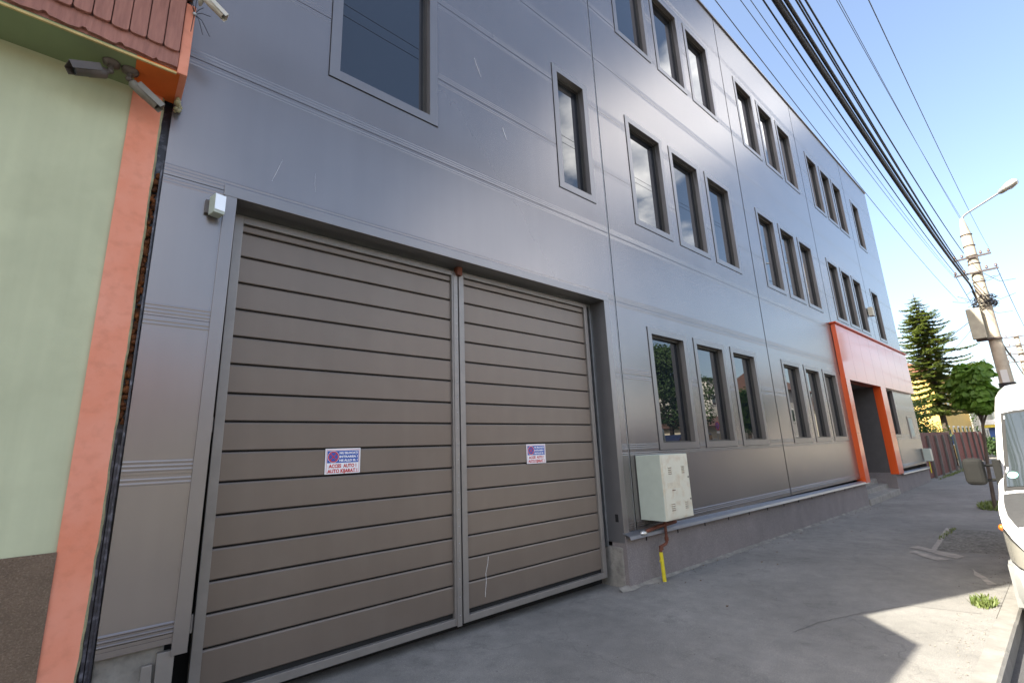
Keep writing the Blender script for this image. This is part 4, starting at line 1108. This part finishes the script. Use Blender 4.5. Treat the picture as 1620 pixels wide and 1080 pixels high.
# bumper, grille, headlights
b = MB()
pts = []
for k in range(21):
    a = -1+2*k/20; y = a*.985; xx = -.07 + .42*abs(a)**3.2; pts.append((xx, y))
vs = []; fs = []
pf = [(.05, .16), (.0, .19), (-.02, .30), (-.02, .48), (.02, .60), (.10, .62)]
for (xx, y) in pts:
    for (ox, z) in pf: vs.append((xx+ox, y*(1 if z > .2 else .985), z))
n = len(pf)
for i in range(20):
    for j in range(n-1): fs.append((i*n+j, i*n+j+1, (i+1)*n+j+1, (i+1)*n+j))
b.add(vs, fs, True); b.box(.1, 1.0, -.98, -.80, .18, .6); b.box(.3, .95, .90, .985, .20, .6); bp = b.build('bumper', VANG, VAN)
b = MB(); b.box(-.055, .1, -.5, .5, .66, .86); b.build('grille', BRA, VAN, .02)
for i in range(3): b = MB(); b.box(-.065, -.05, -.48, .48, .69+i*.055, .705+i*.055); b.build('grille_bar', GALV, VAN)
for s in (1, -1):
    hl = vpatch('headlight', .03, .46, (.10 if s > 0 else .90), (.172 if s > 0 else .828), LAMPG, .012)
    rim_ = vpatch('headlight_surround', .02, .48, (.092 if s > 0 else .908), (.178 if s > 0 else .822), BRA, .006)
    b = MB(); b.sphere((.55, s*.98, .93), .036, 10, 6, (1.2, .8, 1)); b.build('side_repeater', AMBER, VAN)
    # mirror
    M_ = MB(); M_.box(-.06, .10, .0, .19, -.15, .16); mo = M_.build('mirror_head', mat('mirror_plastic', (.018, .018, .017), rough=.8, spec=.15, var=.1, vscale=10), VAN, .07, 4)
    mo.location = (.95, 1.03 if s > 0 else -1.23, 1.49)
    b = MB(); b.tube([(1.06, s*.93, 1.40), (1.0, s*1.10, 1.385)], .016, 8); b.tube([(1.10, s*.93, 1.56), (1.0, s*1.10, 1.56)], .014, 8); b.box(1.02, 1.22, min(s*.90, s*.965), max(s*.90, s*.965), 1.34, 1.62); b.build('mirror_arm', MATS['mirror_plastic'] if 'mirror_plastic' in MATS else CAMB, VAN)
for (x, s) in ((1.02, 1), (1.02, -1), (4.65, 1), (4.65, -1)):
    b = MB(); y = s*.86
    b.tube([(x, y-.11, .34), (x, y-.10, .34), (x, y+.10, .34), (x, y+.11, .34)], [.30, .335, .335, .30], 28); wh = b.build('wheel', RUBBER, VAN)
    b = MB(); yy = y+s*.112; b.tube([(x, yy-s*.02, .34), (x, yy+s*.004, .34)], [.20, .19], 20); b.build('rim', GALV, wh)
# windscreen interior: steering wheel ring and stickers
b = MB(); b.tube([(1.22+.05*math.sin(a), .36+.19*math.cos(a), 1.30+.17*math.sin(a)) for a in [k*.21 for k in range(31)]], .014, 6, False); b.build('steering_wheel', RUBBER, VAN)
def sticker(name, x, t_, rx, ry, m):
    p = vsec(x, t_); dx = (vsec(x+.02, t_)-vsec(x-.02, t_)).normalized(); dt = (vsec(x, t_-.01)-vsec(x, t_+.01)).normalized(); n_ = dt.cross(dx).normalized()
    if n_.x > 0: n_ = -n_
    b = MB(); b.add([p+n_*.016+dt*(rx*math.cos(a))+dx*(ry*math.sin(a)) for a in [k*math.pi/10 for k in range(20)]], [tuple(range(20))]); b.build(name, m, VAN)
sticker('round_sticker', 1.02, .402, .045, .045, mat('sticker_teal', (.25, .72, .58), rough=.4))
sticker('square_sticker', 1.03, .425, .04, .05, mat('sticker_yellow', (.80, .60, .03), rough=.4))
b = MB()
p = vsec(1.62, .43); b.box(p.x-.03, p.x-.02, .28, .62, p.z-.16, p.z-.03); b.build('sun_visor', mat('pale_visor', (.55, .62, .52), rough=.7), VAN)
for y in (.55, -.1):
    b = MB(); b.tube([(.90, y, 1.335), (1.15, y-.30, 1.62), (1.2, y-.5, 1.66)], .009, 5); b.build('wiper', RUBBER, VAN)

# ------------------------------------------------------------------ dark car and sign across the street (seen in the glass)
t = thing('parked_van', 'dark blue van parked across the street, mirrored in the first window', 'van', (21.5, -9.85, gz(23)-.125), 0)
P = [(0, .45), (.03, .85), (.85, 1.25), (1.55, 2.35), (1.9, 2.55), (5.0, 2.58), (5.1, 2.4), (5.1, .4), (4.9, .28), (.2, .28)]
b = MB(); b.prism(P, 'y', -.95, .95); b.build('body', mat('dark_blue_paint', (.015, .02, .05), rough=.25, coat=.6), t, .07, 3)
for s in (-1, 1):
    b = MB(); a = (.953, .962) if s > 0 else (-.962, -.953); b.prism([(1.1, 1.35), (1.62, 2.15), (2.4, 2.15), (2.4, 1.35)], 'y', *a); b.build('side_window', VGLASS, t)
    for x in (.95, 4.1): b = MB(); b.tube([(x, s*.78, .33), (x, s*.97, .33)], .33, 20); b.build('wheel', RUBBER, t)
b = MB(); b.box(5.095, 5.105, -.7, .7, 1.3, 2.1); b.build('rear_window', VGLASS, t)
t = thing('no_stopping_sign', 'round blue and red no stopping sign on a grey post across the street', 'sign', (32.3, -11.35, gz(26)+.35))
b = MB(); b.tube([(0, 0, -.4), (0, 0, 2.75)], .03, 8); b.build('post', GALV, t)
b = MB(); b.tube([(0, .035, 2.7), (0, .05, 2.7)], .30, 28, smooth=False); b.build('plate', SB, t)
b = MB(); ring(b, 0, 2.7, .23, .298, .052); 
for s in (1, -1):
    c_, q_ = math.cos(s*math.pi/4), math.sin(s*math.pi/4)
    b.add([(u*c_-v*q_, .053+.001*s, 2.7+u*q_+v*c_) for u, v in ((-.24, -.025), (.24, -.025), (.24, .025), (-.24, .025))], [(0, 1, 2, 3)])
b.build('symbol', SR, t, recalc=False)
b = MB(); b.box(-.22, .22, .035, .045, 2.18, 2.34); b.build('lower_plate', SW, t)
